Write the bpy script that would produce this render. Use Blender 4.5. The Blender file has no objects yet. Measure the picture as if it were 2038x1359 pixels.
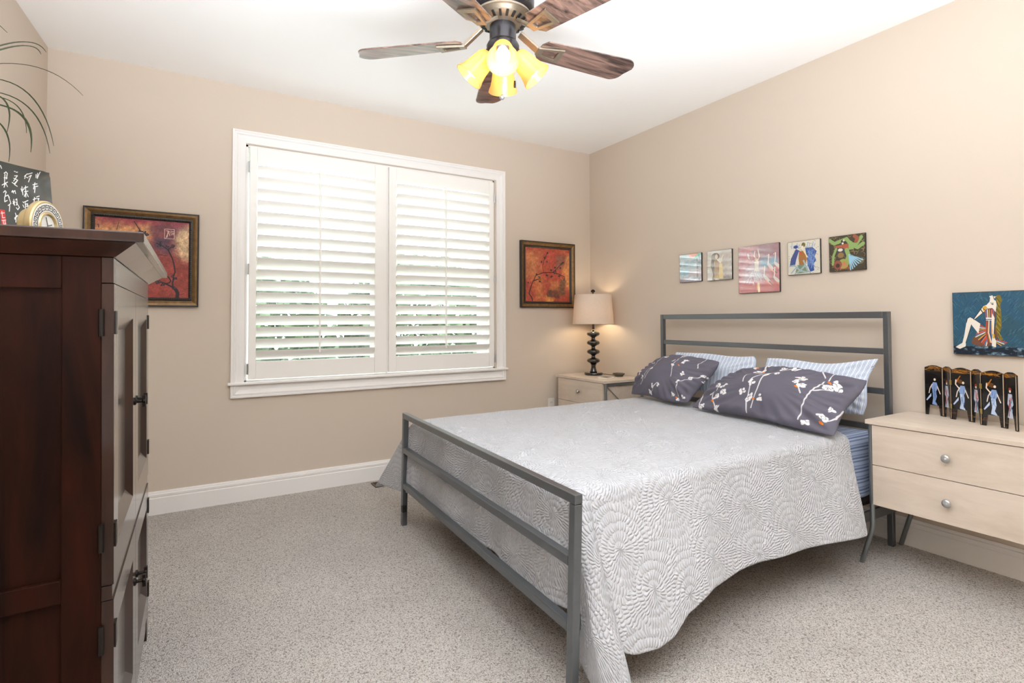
import bpy, bmesh, math, random
import numpy as np
from mathutils import Vector, Matrix

sc = bpy.context.scene
COL = sc.collection
PI = math.pi
random.seed(7)
RNG = np.random.default_rng(11)

# ------------------------------------------------------------------ camera
CAM_H = 1.175
F_PX, YAW, PITCH, ROLL, PP_Y = 1069.05, math.radians(30.788), math.radians(1.4473), math.radians(-0.2108), 610.39

def cam_axes():
    cy, sy = math.cos(YAW), math.sin(YAW)
    fwd = Vector((sy * math.cos(PITCH), cy * math.cos(PITCH), math.sin(PITCH)))
    right = Vector((cy, -sy, 0))
    down = fwd.cross(right)
    c, s = math.cos(ROLL), math.sin(ROLL)
    return c * right - s * down, s * right + c * down, fwd

_r, _d, _f = cam_axes()
cam_data = bpy.data.cameras.new('camera')
cam = bpy.data.objects.new('camera', cam_data)
COL.objects.link(cam)
m = Matrix(((_r.x, -_d.x, -_f.x, 0), (_r.y, -_d.y, -_f.y, 0), (_r.z, -_d.z, -_f.z, 0), (0, 0, 0, 1)))
cam.matrix_world = Matrix.Translation((0, 0, CAM_H)) @ m
cam_data.sensor_fit = 'HORIZONTAL'
cam_data.sensor_width = 36.0
cam_data.lens = 36.0 * F_PX / 2038.0
cam_data.shift_y = -(679.5 - PP_Y) / 2038.0
cam_data.clip_start = 0.02
sc.camera = cam
LAMP_BULB, FAN_BULB = 52.0, 15.0
BLADE_PITCH, SHADE_TILT = -12.0, 42.0

# ------------------------------------------------------------------ view, world, large lights
sc.view_settings.view_transform = 'Standard'
sc.view_settings.look = 'None'
sc.view_settings.gamma = 1.0
sc.view_settings.use_curve_mapping = False
sc.view_settings.exposure = 0.0
sc.cycles.use_denoising = True
sc.cycles.max_bounces = 14
sc.cycles.diffuse_bounces = 8
sc.cycles.transparent_max_bounces = 16
sc.cycles.sample_clamp_indirect = 6.0
sc.cycles.caustics_reflective = False
sc.cycles.caustics_refractive = False

world = bpy.data.worlds.new('sky')
sc.world = world
world.use_nodes = True
wn = world.node_tree
bgn = wn.nodes['Background']
bgn.inputs[0].default_value = (0.88, 0.95, 1.0, 1)
bgn.inputs[1].default_value = SKY_STRENGTH = 8.0

def area_light(name, loc, target, sx, sy, power, color):
    L = bpy.data.lights.new(name, 'AREA')
    L.shape = 'RECTANGLE'; L.size = sx; L.size_y = sy; L.energy = power; L.color = color
    o = bpy.data.objects.new(name, L)
    o.location = loc
    o.rotation_euler = (Vector(target) - Vector(loc)).to_track_quat('-Z', 'Y').to_euler()
    COL.objects.link(o)
    return o

# added fill: unseen area light behind the camera, bounced off the ceiling
bounce_fill = area_light('added_bounce_fill', (.50, -.45, .8), (.62, .45, 2.75), 2.2, .9, 178.0, (0.855, 0.91, 1.0))
bounce_fill.data.spread = math.radians(110)

# ------------------------------------------------------------------ helpers
def rgb(r, g, b):
    def f(c):
        c /= 255.0
        return c / 12.92 if c <= 0.04045 else ((c + 0.055) / 1.055) ** 2.4
    return (f(r), f(g), f(b), 1.0)

class MB:
    """collects shapes for ONE mesh object"""
    def __init__(self):
        self.v = []; self.f = []; self.uv = None
    def add(self, verts, faces):
        n = len(self.v)
        self.v += [tuple(p) for p in verts]
        self.f += [tuple(i + n for i in f) for f in faces]
        return self
    def box(self, x0, y0, z0, x1, y1, z1):
        vs = [(x0, y0, z0), (x1, y0, z0), (x1, y1, z0), (x0, y1, z0), (x0, y0, z1), (x1, y0, z1), (x1, y1, z1), (x0, y1, z1)]
        return self.add(vs, [(0, 3, 2, 1), (4, 5, 6, 7), (0, 1, 5, 4), (1, 2, 6, 5), (2, 3, 7, 6), (3, 0, 4, 7)])
    def bar(self, p, q, w, h, up=(0, 0, 1)):
        p, q = Vector(p), Vector(q); d = (q - p).normalized(); u = Vector(up)
        s = d.cross(u)
        if s.length < 1e-5: s = d.cross(Vector((1, 0, 0)))
        s.normalize(); u = s.cross(d)
        vs = []
        for c in (p, q):
            for a, b in ((-1, -1), (1, -1), (1, 1), (-1, 1)):
                vs.append(c + s * a * w / 2 + u * b * h / 2)
        return self.add(vs, [(0, 1, 2, 3), (7, 6, 5, 4), (0, 4, 5, 1), (1, 5, 6, 2), (2, 6, 7, 3), (3, 7, 4, 0)])
    def tube(self, pts, r, seg=12, caps=True):
        pts = [Vector(p) for p in pts]; n = len(pts)
        rs = r if isinstance(r, (list, tuple)) else [r] * n
        ref = None; rings = []
        for i, p in enumerate(pts):
            t = (pts[min(i + 1, n - 1)] - pts[max(i - 1, 0)]).normalized()
            if ref is None:
                a = Vector((0, 0, 1)) if abs(t.z) < .9 else Vector((1, 0, 0))
                ref = t.cross(a).normalized()
            else:
                ref = (ref - t * ref.dot(t)).normalized()
            b = t.cross(ref)
            rings.append([p + (ref * math.cos(2 * PI * k / seg) + b * math.sin(2 * PI * k / seg)) * rs[i] for k in range(seg)])
        vs = [v for ring in rings for v in ring]; fs = []
        for i in range(n - 1):
            for k in range(seg):
                fs.append((i * seg + k, i * seg + (k + 1) % seg, (i + 1) * seg + (k + 1) % seg, (i + 1) * seg + k))
        if caps:
            fs.append(tuple(range(seg))[::-1]); fs.append(tuple((n - 1) * seg + k for k in range(seg)))
        return self.add(vs, fs)
    def lathe(self, prof, seg=32, origin=(0, 0, 0), axis=None, close=True):
        """prof: list of (r, z); axis: optional Matrix turning local z"""
        o = Vector(origin); vs = []; fs = []
        R = axis or Matrix.Identity(3)
        for r, z in prof:
            for k in range(seg):
                vs.append(o + R @ Vector((r * math.cos(2 * PI * k / seg), r * math.sin(2 * PI * k / seg), z)))
        n = len(prof)
        for i in range(n - 1):
            for k in range(seg):
                fs.append((i * seg + k, i * seg + (k + 1) % seg, (i + 1) * seg + (k + 1) % seg, (i + 1) * seg + k))
        if close:
            fs.append(tuple(range(seg))[::-1]); fs.append(tuple((n - 1) * seg + k for k in range(seg)))
        return self.add(vs, fs)
    def prism(self, poly, p0, p1):
        """poly extruded: p0(x,y)->3d, p1(x,y)->3d"""
        n = len(poly)
        vs = [p0(*q) for q in poly] + [p1(*q) for q in poly]
        fs = [tuple(range(n)), tuple(range(2 * n - 1, n - 1, -1))]
        for i in range(n):
            j = (i + 1) % n
            fs.append((i, i + n, j + n, j))
        return self.add(vs, fs)

XF = {}
def part(name, mb, mat, parent=None, world=True, smooth=False, bevel=0.0, uv=None, bseg=2, subd=0, solid=0.0, label=None):
    vs = [Vector(v) for v in mb.v]
    if parent is not None and world:
        inv = XF[parent.name].inverted()
        vs = [inv @ v for v in vs]
    me = bpy.data.meshes.new(name)
    me.from_pydata([tuple(v) for v in vs], [], mb.f)
    bm = bmesh.new(); bm.from_mesh(me)
    bmesh.ops.recalc_face_normals(bm, faces=bm.faces)
    bm.to_mesh(me); bm.free()
    if uv is not None:
        layer = me.uv_layers.new(name='UVMap')
        for lp in me.loops:
            layer.data[lp.index].uv = uv[lp.vertex_index]
    me.materials.append(mat)
    o = bpy.data.objects.new(name, me)
    COL.objects.link(o)
    if parent is not None:
        o.parent = parent
        XF[o.name] = XF[parent.name]
    else:
        XF[o.name] = Matrix.Identity(4)
    if smooth:
        me.polygons.foreach_set('use_smooth', [True] * len(me.polygons))
        if smooth == 'auto':
            md = o.modifiers.new('edges', 'EDGE_SPLIT'); md.split_angle = math.radians(40)
    if bevel:
        b = o.modifiers.new('bevel', 'BEVEL'); b.width = bevel; b.segments = bseg; b.limit_method = 'ANGLE'; b.angle_limit = math.radians(40)
        b.harden_normals = False
    if solid:
        s = o.modifiers.new('solid', 'SOLIDIFY'); s.thickness = solid; s.offset = -1
    if subd:
        s = o.modifiers.new('sub', 'SUBSURF'); s.levels = subd; s.render_levels = subd
    if label: o['label'] = label
    return o

def tag(o, label, cat, group=None, kind=None):
    o['label'] = label; o['category'] = cat
    if group: o['group'] = group
    if kind: o['kind'] = kind
    return o

def thing(name, loc, label, cat, rotz=0.0, group=None):
    o = bpy.data.objects.new(name, None)
    o.empty_display_size = 0.1
    o.location = loc; o.rotation_euler = (0, 0, rotz)
    COL.objects.link(o)
    XF[o.name] = Matrix.Translation(loc) @ Matrix.Rotation(rotz, 4, 'Z')
    return tag(o, label, cat, group)

def struct(name, mb, mat, **k):
    o = part(name, mb, mat, **k)
    if o.parent is None: o['kind'] = 'structure'
    return o

def dup(root, loc, rotz, label, group=None):
    def cp(o, par):
        c = o.copy(); COL.objects.link(c)
        if par is not None: c.parent = par
        for ch in list(o.children): cp(ch, c)
        return c
    r = cp(root, None)
    r.location = loc; r.rotation_euler = (0, 0, rotz)
    r['label'] = label
    if group: r['group'] = group
    XF[r.name] = Matrix.Translation(loc) @ Matrix.Rotation(rotz, 4, 'Z')
    return r

# ------------------------------------------------------------------ materials
def new_mat(name):
    mt = bpy.data.materials.new(name); mt.use_nodes = True
    nt = mt.node_tree
    return mt, nt, nt.nodes['Principled BSDF']

def nd(nt, typ, **k):
    n = nt.nodes.new(typ)
    for a, b in k.items(): setattr(n, a, b)
    return n

def plain(name, col, rough=0.5, metal=0.0, spec=0.5, noise=0.0, nscale=30, bump=0.0, bscale=200, coat=0.0, sheen=0.0, emis=None, estr=0.0, trans=0.0):
    mt, nt, b = new_mat(name)
    b.inputs['Base Color'].default_value = col
    b.inputs['Roughness'].default_value = rough
    b.inputs['Metallic'].default_value = metal
    b.inputs['Specular IOR Level'].default_value = spec
    b.inputs['Coat Weight'].default_value = coat
    b.inputs['Coat Roughness'].default_value = 0.08
    b.inputs['Sheen Weight'].default_value = sheen
    b.inputs['Transmission Weight'].default_value = trans
    if emis:
        b.inputs['Emission Color'].default_value = emis; b.inputs['Emission Strength'].default_value = estr
    tc = nd(nt, 'ShaderNodeTexCoord')
    if noise or bump:
        n = nd(nt, 'ShaderNodeTexNoise'); n.inputs['Scale'].default_value = nscale; n.inputs['Detail'].default_value = 5
        nt.links.new(tc.outputs['Object'], n.inputs['Vector'])
    if noise:
        r = nd(nt, 'ShaderNodeMixRGB', blend_type='MIX')
        r.inputs[1].default_value = tuple(c * (1 - noise) for c in col[:3]) + (1,)
        r.inputs[2].default_value = tuple(min(1, c * (1 + noise)) for c in col[:3]) + (1,)
        nt.links.new(n.outputs['Fac'], r.inputs[0]); nt.links.new(r.outputs[0], b.inputs['Base Color'])
    if bump:
        n2 = nd(nt, 'ShaderNodeTexNoise'); n2.inputs['Scale'].default_value = bscale; n2.inputs['Detail'].default_value = 4
        nt.links.new(tc.outputs['Object'], n2.inputs['Vector'])
        bp = nd(nt, 'ShaderNodeBump'); bp.inputs['Strength'].default_value = bump; bp.inputs['Distance'].default_value = 0.002
        nt.links.new(n2.outputs['Fac'], bp.inputs['Height']); nt.links.new(bp.outputs['Normal'], b.inputs['Normal'])
    return mt

def wood(name, dark, light, scale=6.0, stretch=(1, 8, 8), rough=0.4, coat=0.0, detail=6.0, bump=0.05, lo=0.35, hi=0.7, spec=0.5, coat_ior=1.5):
    mt, nt, b = new_mat(name)
    tc = nd(nt, 'ShaderNodeTexCoord'); mp = nd(nt, 'ShaderNodeMapping')
    mp.inputs['Scale'].default_value = stretch
    nt.links.new(tc.outputs['Object'], mp.inputs['Vector'])
    n = nd(nt, 'ShaderNodeTexNoise'); n.inputs['Scale'].default_value = scale; n.inputs['Detail'].default_value = detail
    n.inputs['Roughness'].default_value = 0.65; n.inputs['Distortion'].default_value = 0.6
    nt.links.new(mp.outputs[0], n.inputs['Vector'])
    cr = nd(nt, 'ShaderNodeValToRGB')
    cr.color_ramp.elements[0].position = lo; cr.color_ramp.elements[0].color = dark
    cr.color_ramp.elements[1].position = hi; cr.color_ramp.elements[1].color = light
    nt.links.new(n.outputs['Fac'], cr.inputs[0]); nt.links.new(cr.outputs[0], b.inputs['Base Color'])
    b.inputs['Roughness'].default_value = rough; b.inputs['Coat Weight'].default_value = coat; b.inputs['Coat Roughness'].default_value = 0.15; b.inputs['Coat IOR'].default_value = coat_ior
    b.inputs['Specular IOR Level'].default_value = spec
    bp = nd(nt, 'ShaderNodeBump'); bp.inputs['Strength'].default_value = bump; bp.inputs['Distance'].default_value = 0.002
    nt.links.new(n.outputs['Fac'], bp.inputs['Height']); nt.links.new(bp.outputs['Normal'], b.inputs['Normal'])
    return mt

M = {}
M['wall'] = plain('wall_paint_beige', rgb(209, 196, 181), rough=0.85, spec=0.2, bump=0.12, bscale=350)
M['ceiling'] = plain('ceiling_paint', rgb(246, 245, 242), rough=0.9, spec=0.1, bump=0.1, bscale=260)
M['trim'] = plain('white_trim_paint', rgb(238, 236, 233), rough=0.4, spec=0.4)
M['louver'] = plain('white_shutter_paint', rgb(243, 241, 236), rough=0.38, spec=0.4)
M['steel'] = plain('satin_grey_metal', rgb(114, 118, 122), rough=0.3, metal=0.75, noise=0.08, nscale=60)
M['tube_steel'] = plain('grey_tube_metal', rgb(140, 145, 148), rough=0.38, metal=0.8)
M['nickel'] = plain('brushed_nickel', rgb(190, 192, 192), rough=0.28, metal=0.9)
M['dark_iron'] = plain('dark_iron', rgb(40, 34, 30), rough=0.42, metal=0.7)
M['bronze'] = plain('oil_rubbed_bronze', rgb(62, 60, 62), rough=0.33, metal=0.75)
M['bronze_light'] = plain('aged_pewter_bronze', rgb(150, 138, 120), rough=0.35, metal=0.8, noise=0.2, nscale=80)
M['black_plastic'] = plain('black_plastic', rgb(18, 18, 18), rough=0.5)
M['maple'] = wood('pale_maple_laminate', rgb(198, 182, 165), rgb(219, 206, 190), scale=3.0, stretch=(5, 1, 5), rough=0.45, lo=0.3, hi=0.75, bump=0.01)
M['mahogany'] = wood('dark_mahogany', rgb(14, 6, 4), rgb(50, 21, 10), scale=2.2, stretch=(6, 6, 0.9), rough=0.55, coat=0.0, lo=0.3, hi=0.75, spec=0.08)
M['mahogany_front'] = wood('dark_mahogany_lacquered', rgb(26, 13, 9), rgb(56, 32, 22), scale=2.2, stretch=(6, 6, 0.9), rough=0.3, coat=1.0, lo=0.3, hi=0.75, spec=0.2, coat_ior=1.3)
M['black_lacquer'] = plain('black_lacquer', rgb(14, 12, 12), rough=0.15, coat=1.0)
M['lamp_black'] = plain('glossy_black_wood', rgb(20, 16, 15), rough=0.12, coat=0.8)
M['brass'] = plain('pale_brass', rgb(206, 184, 138), rough=0.38, metal=0.5)
M['hinge_brass'] = plain('hinge_brass', rgb(210, 190, 110), rough=0.3, metal=0.9)
M['white_dial'] = plain('white_enamel', rgb(235, 235, 230), rough=0.3)
M['mattress'] = plain('mattress_ticking', rgb(225, 224, 222), rough=0.9, bump=0.3)
M['box_spring'] = plain('dark_box_spring_cloth', rgb(52, 48, 48), rough=0.9, bump=0.3)
M['outlet'] = plain('outlet_plastic', rgb(228, 222, 212), rough=0.35)
M['vent'] = plain('brown_vent_metal', rgb(104, 84, 66), rough=0.5, metal=0.5)
M['leaf'] = plain('spiky_leaf', rgb(64, 74, 48), rough=0.45, noise=0.3, nscale=12)
M['soil'] = plain('soil', rgb(50, 38, 28), rough=0.95, bump=0.6)
M['pot'] = plain('glazed_pot', rgb(60, 70, 80), rough=0.25, coat=0.5)
M['shrub'] = plain('shrub_foliage', rgb(88, 108, 74), rough=0.6, noise=0.6, nscale=3)
M['bark'] = plain('bark', rgb(70, 56, 44), rough=0.9)
M['lawn'] = plain('lawn', rgb(92, 108, 74), rough=0.95, noise=0.4, nscale=4)
M['dish'] = plain('olive_glazed_dish', rgb(92, 84, 68), rough=0.35)
M['cord'] = plain('black_cord', rgb(22, 20, 20), rough=0.5)

def glass_pane():
    mt = bpy.data.materials.new('window_glass'); mt.use_nodes = True; nt = mt.node_tree
    nt.nodes.clear()
    out = nd(nt, 'ShaderNodeOutputMaterial'); mx = nd(nt, 'ShaderNodeMixShader')
    t = nd(nt, 'ShaderNodeBsdfTransparent'); g = nd(nt, 'ShaderNodeBsdfGlossy')
    t.inputs[0].default_value = (0.94, 0.97, 0.97, 1); g.inputs['Roughness'].default_value = 0.0
    mx.inputs[0].default_value = 0.06
    nt.links.new(t.outputs[0], mx.inputs[1]); nt.links.new(g.outputs[0], mx.inputs[2]); nt.links.new(mx.outputs[0], out.inputs[0])
    return mt
M['glass'] = glass_pane()

def carpet_mat():
    mt, nt, b = new_mat('beige_pile_carpet')
    tc = nd(nt, 'ShaderNodeTexCoord')
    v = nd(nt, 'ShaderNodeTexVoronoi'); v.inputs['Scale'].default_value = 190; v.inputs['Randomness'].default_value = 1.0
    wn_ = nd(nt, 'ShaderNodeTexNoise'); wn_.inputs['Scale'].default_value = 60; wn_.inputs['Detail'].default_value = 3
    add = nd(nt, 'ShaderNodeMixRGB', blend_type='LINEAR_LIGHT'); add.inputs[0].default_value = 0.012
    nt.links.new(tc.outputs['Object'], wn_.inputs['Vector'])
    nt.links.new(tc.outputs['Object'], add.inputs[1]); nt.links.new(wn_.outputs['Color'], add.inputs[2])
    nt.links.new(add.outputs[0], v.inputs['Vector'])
    big = nd(nt, 'ShaderNodeTexNoise'); big.inputs['Scale'].default_value = 2.2; big.inputs['Detail'].default_value = 3
    nt.links.new(tc.outputs['Object'], big.inputs['Vector'])
    fine = nd(nt, 'ShaderNodeTexNoise'); fine.inputs['Scale'].default_value = 260; fine.inputs['Detail'].default_value = 3
    nt.links.new(tc.outputs['Object'], fine.inputs['Vector'])
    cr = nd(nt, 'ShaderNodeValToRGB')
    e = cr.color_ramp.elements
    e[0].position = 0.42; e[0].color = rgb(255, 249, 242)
    e[1].position = 0.85; e[1].color = rgb(168, 157, 147)  # crevices between tufts darkened: pile shade put into the colour
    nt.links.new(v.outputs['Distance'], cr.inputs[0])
    cr2 = nd(nt, 'ShaderNodeValToRGB'); e = cr2.color_ramp.elements
    e[0].position = 0.3; e[0].color = (0.90, 0.89, 0.88, 1); e[1].position = 0.68; e[1].color = (1, 1, 1, 1)
    nt.links.new(fine.outputs['Fac'], cr2.inputs[0])
    mul = nd(nt, 'ShaderNodeMixRGB', blend_type='MULTIPLY'); mul.inputs[0].default_value = 1.0
    nt.links.new(cr.outputs[0], mul.inputs[1]); nt.links.new(cr2.outputs[0], mul.inputs[2])
    cr3 = nd(nt, 'ShaderNodeValToRGB'); e = cr3.color_ramp.elements
    e[0].position = 0.35; e[0].color = (0.9, 0.9, 0.9, 1); e[1].position = 0.65; e[1].color = (1, 1, 1, 1)
    nt.links.new(big.outputs['Fac'], cr3.inputs[0])
    mul2 = nd(nt, 'ShaderNodeMixRGB', blend_type='MULTIPLY'); mul2.inputs[0].default_value = 1.0
    nt.links.new(mul.outputs[0], mul2.inputs[1]); nt.links.new(cr3.outputs[0], mul2.inputs[2])
    nt.links.new(mul2.outputs[0], b.inputs['Base Color'])
    b.inputs['Roughness'].default_value = 0.95; b.inputs['Specular IOR Level'].default_value = 0.05
    b.inputs['Sheen Weight'].default_value = 0.15
    sub = nd(nt, 'ShaderNodeMath', operation='SUBTRACT'); 
    nt.links.new(fine.outputs['Fac'], sub.inputs[0]); nt.links.new(v.outputs['Distance'], sub.inputs[1])
    bp = nd(nt, 'ShaderNodeBump'); bp.inputs['Strength'].default_value = 0.9; bp.inputs['Distance'].default_value = 0.012
    nt.links.new(sub.outputs[0], bp.inputs['Height']); nt.links.new(bp.outputs['Normal'], b.inputs['Normal'])
    return mt
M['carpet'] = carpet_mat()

def quilt_mat():
    """white matelasse: rings of petals round scattered flower centres"""
    mt, nt, b = new_mat('white_quilted_cotton')
    L = nt.links.new
    uv = nd(nt, 'ShaderNodeUVMap'); uv.uv_map = 'UVMap'
    v = nd(nt, 'ShaderNodeTexVoronoi', voronoi_dimensions='2D'); v.inputs['Scale'].default_value = 4.3; v.inputs['Randomness'].default_value = 0.8
    wob = nd(nt, 'ShaderNodeTexNoise', noise_dimensions='2D'); wob.inputs['Scale'].default_value = 16; wob.inputs['Detail'].default_value = 2
    L(uv.outputs[0], wob.inputs['Vector'])
    w0 = nd(nt, 'ShaderNodeVectorMath', operation='SUBTRACT'); L(wob.outputs['Color'], w0.inputs[0]); w0.inputs[1].default_value = (.5, .5, .5)
    w1 = nd(nt, 'ShaderNodeVectorMath', operation='SCALE'); w1.inputs['Scale'].default_value = .026; L(w0.outputs[0], w1.inputs[0])
    wuv = nd(nt, 'ShaderNodeVectorMath', operation='ADD'); L(uv.outputs[0], wuv.inputs[0]); L(w1.outputs[0], wuv.inputs[1])
    L(wuv.outputs[0], v.inputs['Vector'])
    sc_ = nd(nt, 'ShaderNodeVectorMath', operation='SCALE'); sc_.inputs['Scale'].default_value = 1.0
    L(v.outputs['Position'], sc_.inputs[0])
    d = nd(nt, 'ShaderNodeVectorMath', operation='SUBTRACT'); L(wuv.outputs[0], d.inputs[0]); L(sc_.outputs[0], d.inputs[1])
    sx = nd(nt, 'ShaderNodeSeparateXYZ'); L(d.outputs[0], sx.inputs[0])
    ang = nd(nt, 'ShaderNodeMath', operation='ARCTAN2'); L(sx.outputs[1], ang.inputs[0]); L(sx.outputs[0], ang.inputs[1])
    ln = nd(nt, 'ShaderNodeVectorMath', operation='LENGTH'); L(d.outputs[0], ln.inputs[0])
    def mth(op, a, b_=None):
        n = nd(nt, 'ShaderNodeMath', operation=op)
        for i, x in enumerate((a, b_)):
            if x is None: continue
            if isinstance(x, (int, float)): n.inputs[i].default_value = x
            else: L(x, n.inputs[i])
        return n.outputs[0]
    def layer(ring, shift):
        q = mth('ADD', mth('DIVIDE', ln.outputs['Value'], ring), shift)
        k = mth('FLOOR', q); fr = mth('FRACT', q)
        cnt = mth('ADD', mth('MULTIPLY', k, 13.0), 11.0)
        ph = mth('ADD', mth('MULTIPLY', mth('DIVIDE', ang.outputs[0], 2 * PI), cnt), mth('MULTIPLY', k, 0.5))
        t = mth('SUBTRACT', mth('FRACT', ph), 0.5)
        t2 = mth('MULTIPLY', mth('ABSOLUTE', t), 2.0)
        w = mth('SINE', mth('MULTIPLY', mth('POWER', fr, 0.75), PI))
        h = mth('SUBTRACT', w, mth('POWER', t2, 1.7))
        return mth('MAXIMUM', h, 0.0)
    hgt = mth('POWER', layer(0.027, 0.15), 0.6)
    bp = nd(nt, 'ShaderNodeBump'); bp.inputs['Strength'].default_value = 0.8; bp.inputs['Distance'].default_value = 0.006
    L(hgt, bp.inputs['Height'])
    tc = nd(nt, 'ShaderNodeTexCoord')
    n = nd(nt, 'ShaderNodeTexNoise'); n.inputs['Scale'].default_value = 900; L(tc.outputs['Object'], n.inputs['Vector'])
    bp2 = nd(nt, 'ShaderNodeBump'); bp2.inputs['Strength'].default_value = 0.1; bp2.inputs['Distance'].default_value = 0.001
    L(n.outputs['Fac'], bp2.inputs['Height']); L(bp.outputs[0], bp2.inputs['Normal']); L(bp2.outputs[0], b.inputs['Normal'])
    b.inputs['Base Color'].default_value = rgb(191, 193, 198)
    b.inputs['Roughness'].default_value = 0.75; b.inputs['Specular IOR Level'].default_value = 0.2; b.inputs['Sheen Weight'].default_value = 0.2
    return mt
M['quilt'] = quilt_mat()

def stripe_mat(name, cols, scale, axis=0):
    mt, nt, b = new_mat(name)
    uv = nd(nt, 'ShaderNodeUVMap'); uv.uv_map = 'UVMap'
    sx = nd(nt, 'ShaderNodeSeparateXYZ'); nt.links.new(uv.outputs[0], sx.inputs[0])
    mu = nd(nt, 'ShaderNodeMath', operation='MULTIPLY'); mu.inputs[1].default_value = scale
    nt.links.new(sx.outputs[axis], mu.inputs[0])
    fr = nd(nt, 'ShaderNodeMath', operation='FRACT'); nt.links.new(mu.outputs[0], fr.inputs[0])
    cr = nd(nt, 'ShaderNodeValToRGB'); cr.color_ramp.interpolation = 'CONSTANT'
    n = len(cols)
    while len(cr.color_ramp.elements) < n: cr.color_ramp.elements.new(0.5)
    for i, (p, c) in enumerate(cols):
        cr.color_ramp.elements[i].position = p; cr.color_ramp.elements[i].color = c
    nt.links.new(fr.outputs[0], cr.inputs[0]); nt.links.new(cr.outputs[0], b.inputs['Base Color'])
    b.inputs['Roughness'].default_value = 0.85; b.inputs['Specular IOR Level'].default_value = 0.15
    return mt
ST_D, ST_L, ST_M = rgb(126, 148, 186), rgb(226, 232, 240), rgb(176, 192, 216)
M['stripe_pillow'] = stripe_mat('blue_striped_pillowcase', [(0, ST_L), (0.3, ST_M), (0.5, ST_L), (0.62, ST_D), (0.74, ST_L), (0.86, ST_M)], 26)
M['stripe_sheet'] = stripe_mat('blue_striped_sheet', [(0, rgb(168, 182, 206)), (0.3, rgb(118, 134, 166)), (0.45, rgb(176, 188, 210)), (0.6, rgb(108, 122, 154)), (0.75, rgb(158, 172, 200)), (0.9, rgb(126, 142, 172))], 20, axis=1)

# ------------------------------------------------------------------ painting small pictures in numpy
class Canvas:
    def __init__(self, w, h, bg):
        self.w, self.h = w, h
        self.a = np.zeros((h, w, 3)); self.a[:] = np.array(bg) / 255.0
        self.Y, self.X = np.mgrid[0:h, 0:w]
        self.X = (self.X + .5); self.Y = (self.Y + .5)
    def noise(self, cells, seed=0):
        g = np.random.default_rng(seed).random((cells + 2, cells + 2))
        fx = self.X / self.w * cells; fy = self.Y / self.h * cells
        ix = fx.astype(int); iy = fy.astype(int); tx = fx - ix; ty = fy - iy
        tx = tx * tx * (3 - 2 * tx); ty = ty * ty * (3 - 2 * ty)
        return (g[iy, ix] * (1 - tx) + g[iy, ix + 1] * tx) * (1 - ty) + (g[iy + 1, ix] * (1 - tx) + g[iy + 1, ix + 1] * tx) * ty
    def fbm(self, cells, seed=0):
        return sum(self.noise(cells * 2 ** i, seed + i) * 0.5 ** i for i in range(4)) / 1.875
    def blend(self, mask, col):
        self.a += mask[..., None] * (np.array(col) / 255.0 - self.a)
    def poly(self, pts, col, alpha=1.0):
        P = np.array(pts, float) * (self.w, self.h)
        ins = np.zeros((self.h, self.w), bool)
        for i in range(len(P)):
            (x0, y0), (x1, y1) = P[i], P[i - 1]
            if y0 == y1: continue
            c = ((y0 > self.Y) != (y1 > self.Y)) & (self.X < (x1 - x0) * (self.Y - y0) / (y1 - y0) + x0)
            ins ^= c
        self.blend(ins * alpha, col)
        return ins
    def line(self, pts, wd, col, alpha=1.0):
        P = np.array(pts, float) * (self.w, self.h); r = wd * self.w / 2
        d = np.full((self.h, self.w), 1e9)
        for p, q in zip(P[:-1], P[1:]):
            lo = np.floor(np.minimum(p, q) - r - 2).astype(int); hi = np.ceil(np.maximum(p, q) + r + 2).astype(int)
            x0, y0 = max(lo[0], 0), max(lo[1], 0); x1, y1 = min(hi[0], self.w), min(hi[1], self.h)
            if x1 <= x0 or y1 <= y0: continue
            X = self.X[y0:y1, x0:x1]; Y = self.Y[y0:y1, x0:x1]; v = q - p; l2 = max(v @ v, 1e-9)
            t = np.clip(((X - p[0]) * v[0] + (Y - p[1]) * v[1]) / l2, 0, 1)
            dd = np.hypot(X - p[0] - t * v[0], Y - p[1] - t * v[1])
            d[y0:y1, x0:x1] = np.minimum(d[y0:y1, x0:x1], dd)
        self.blend(np.clip(r - d + .5, 0, 1) * alpha, col)
    def ell(self, cx, cy, rx, ry, col, rot=0.0, alpha=1.0):
        """radii in units of width"""
        x = self.X - cx * self.w; y = self.Y - cy * self.h
        c, s = math.cos(rot), math.sin(rot)
        u = (x * c + y * s) / (rx * self.w); v = (-x * s + y * c) / (ry * self.w)
        r = np.hypot(u, v)
        self.blend(np.clip((1 - r) * min(rx, ry) * self.w + .5, 0, 1) * alpha, col)
    def patch(self, x0, y0, x1, y1, col, alpha=0.8, soft=0.06, seed=0):
        X = self.X / self.w; Y = self.Y / self.h; n = self.fbm(8, seed) - .5
        def s(t): return np.clip(t / soft + .5, 0, 1)
        mk = s(X - x0 + n * .15) * s(x1 - X + n * .15) * s(Y - y0 + n * .15) * s(y1 - Y + n * .15)
        self.blend(mk * alpha * np.clip(.35 + self.fbm(20, seed + 9) * 1.3, 0, 1), col)
    def image(self, name):
        im = bpy.data.images.new(name, self.w, self.h)
        px = np.ones((self.h, self.w, 4), np.float32)
        px[..., :3] = np.clip(self.a, 0, 1)[::-1]
        im.pixels.foreach_set(px.ravel()); im.update()
        return im

def homog(quad):
    """photo quad (TL, TR, BR, BL) -> function to unit square, y down"""
    A = []; 
    for (x, y), (u, v) in zip(quad, ((0, 0), (1, 0), (1, 1), (0, 1))):
        A.append([x, y, 1, 0, 0, 0, -u * x, -u * y, u]); A.append([0, 0, 0, x, y, 1, -v * x, -v * y, v])
    A = np.array(A, float); h = np.linalg.solve(A[:, :8], A[:, 8])
    H = np.append(h, 1).reshape(3, 3)
    def f(x, y):
        p = H @ np.array([x, y, 1.0]); return (p[0] / p[2], p[1] / p[2])
    return f

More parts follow.
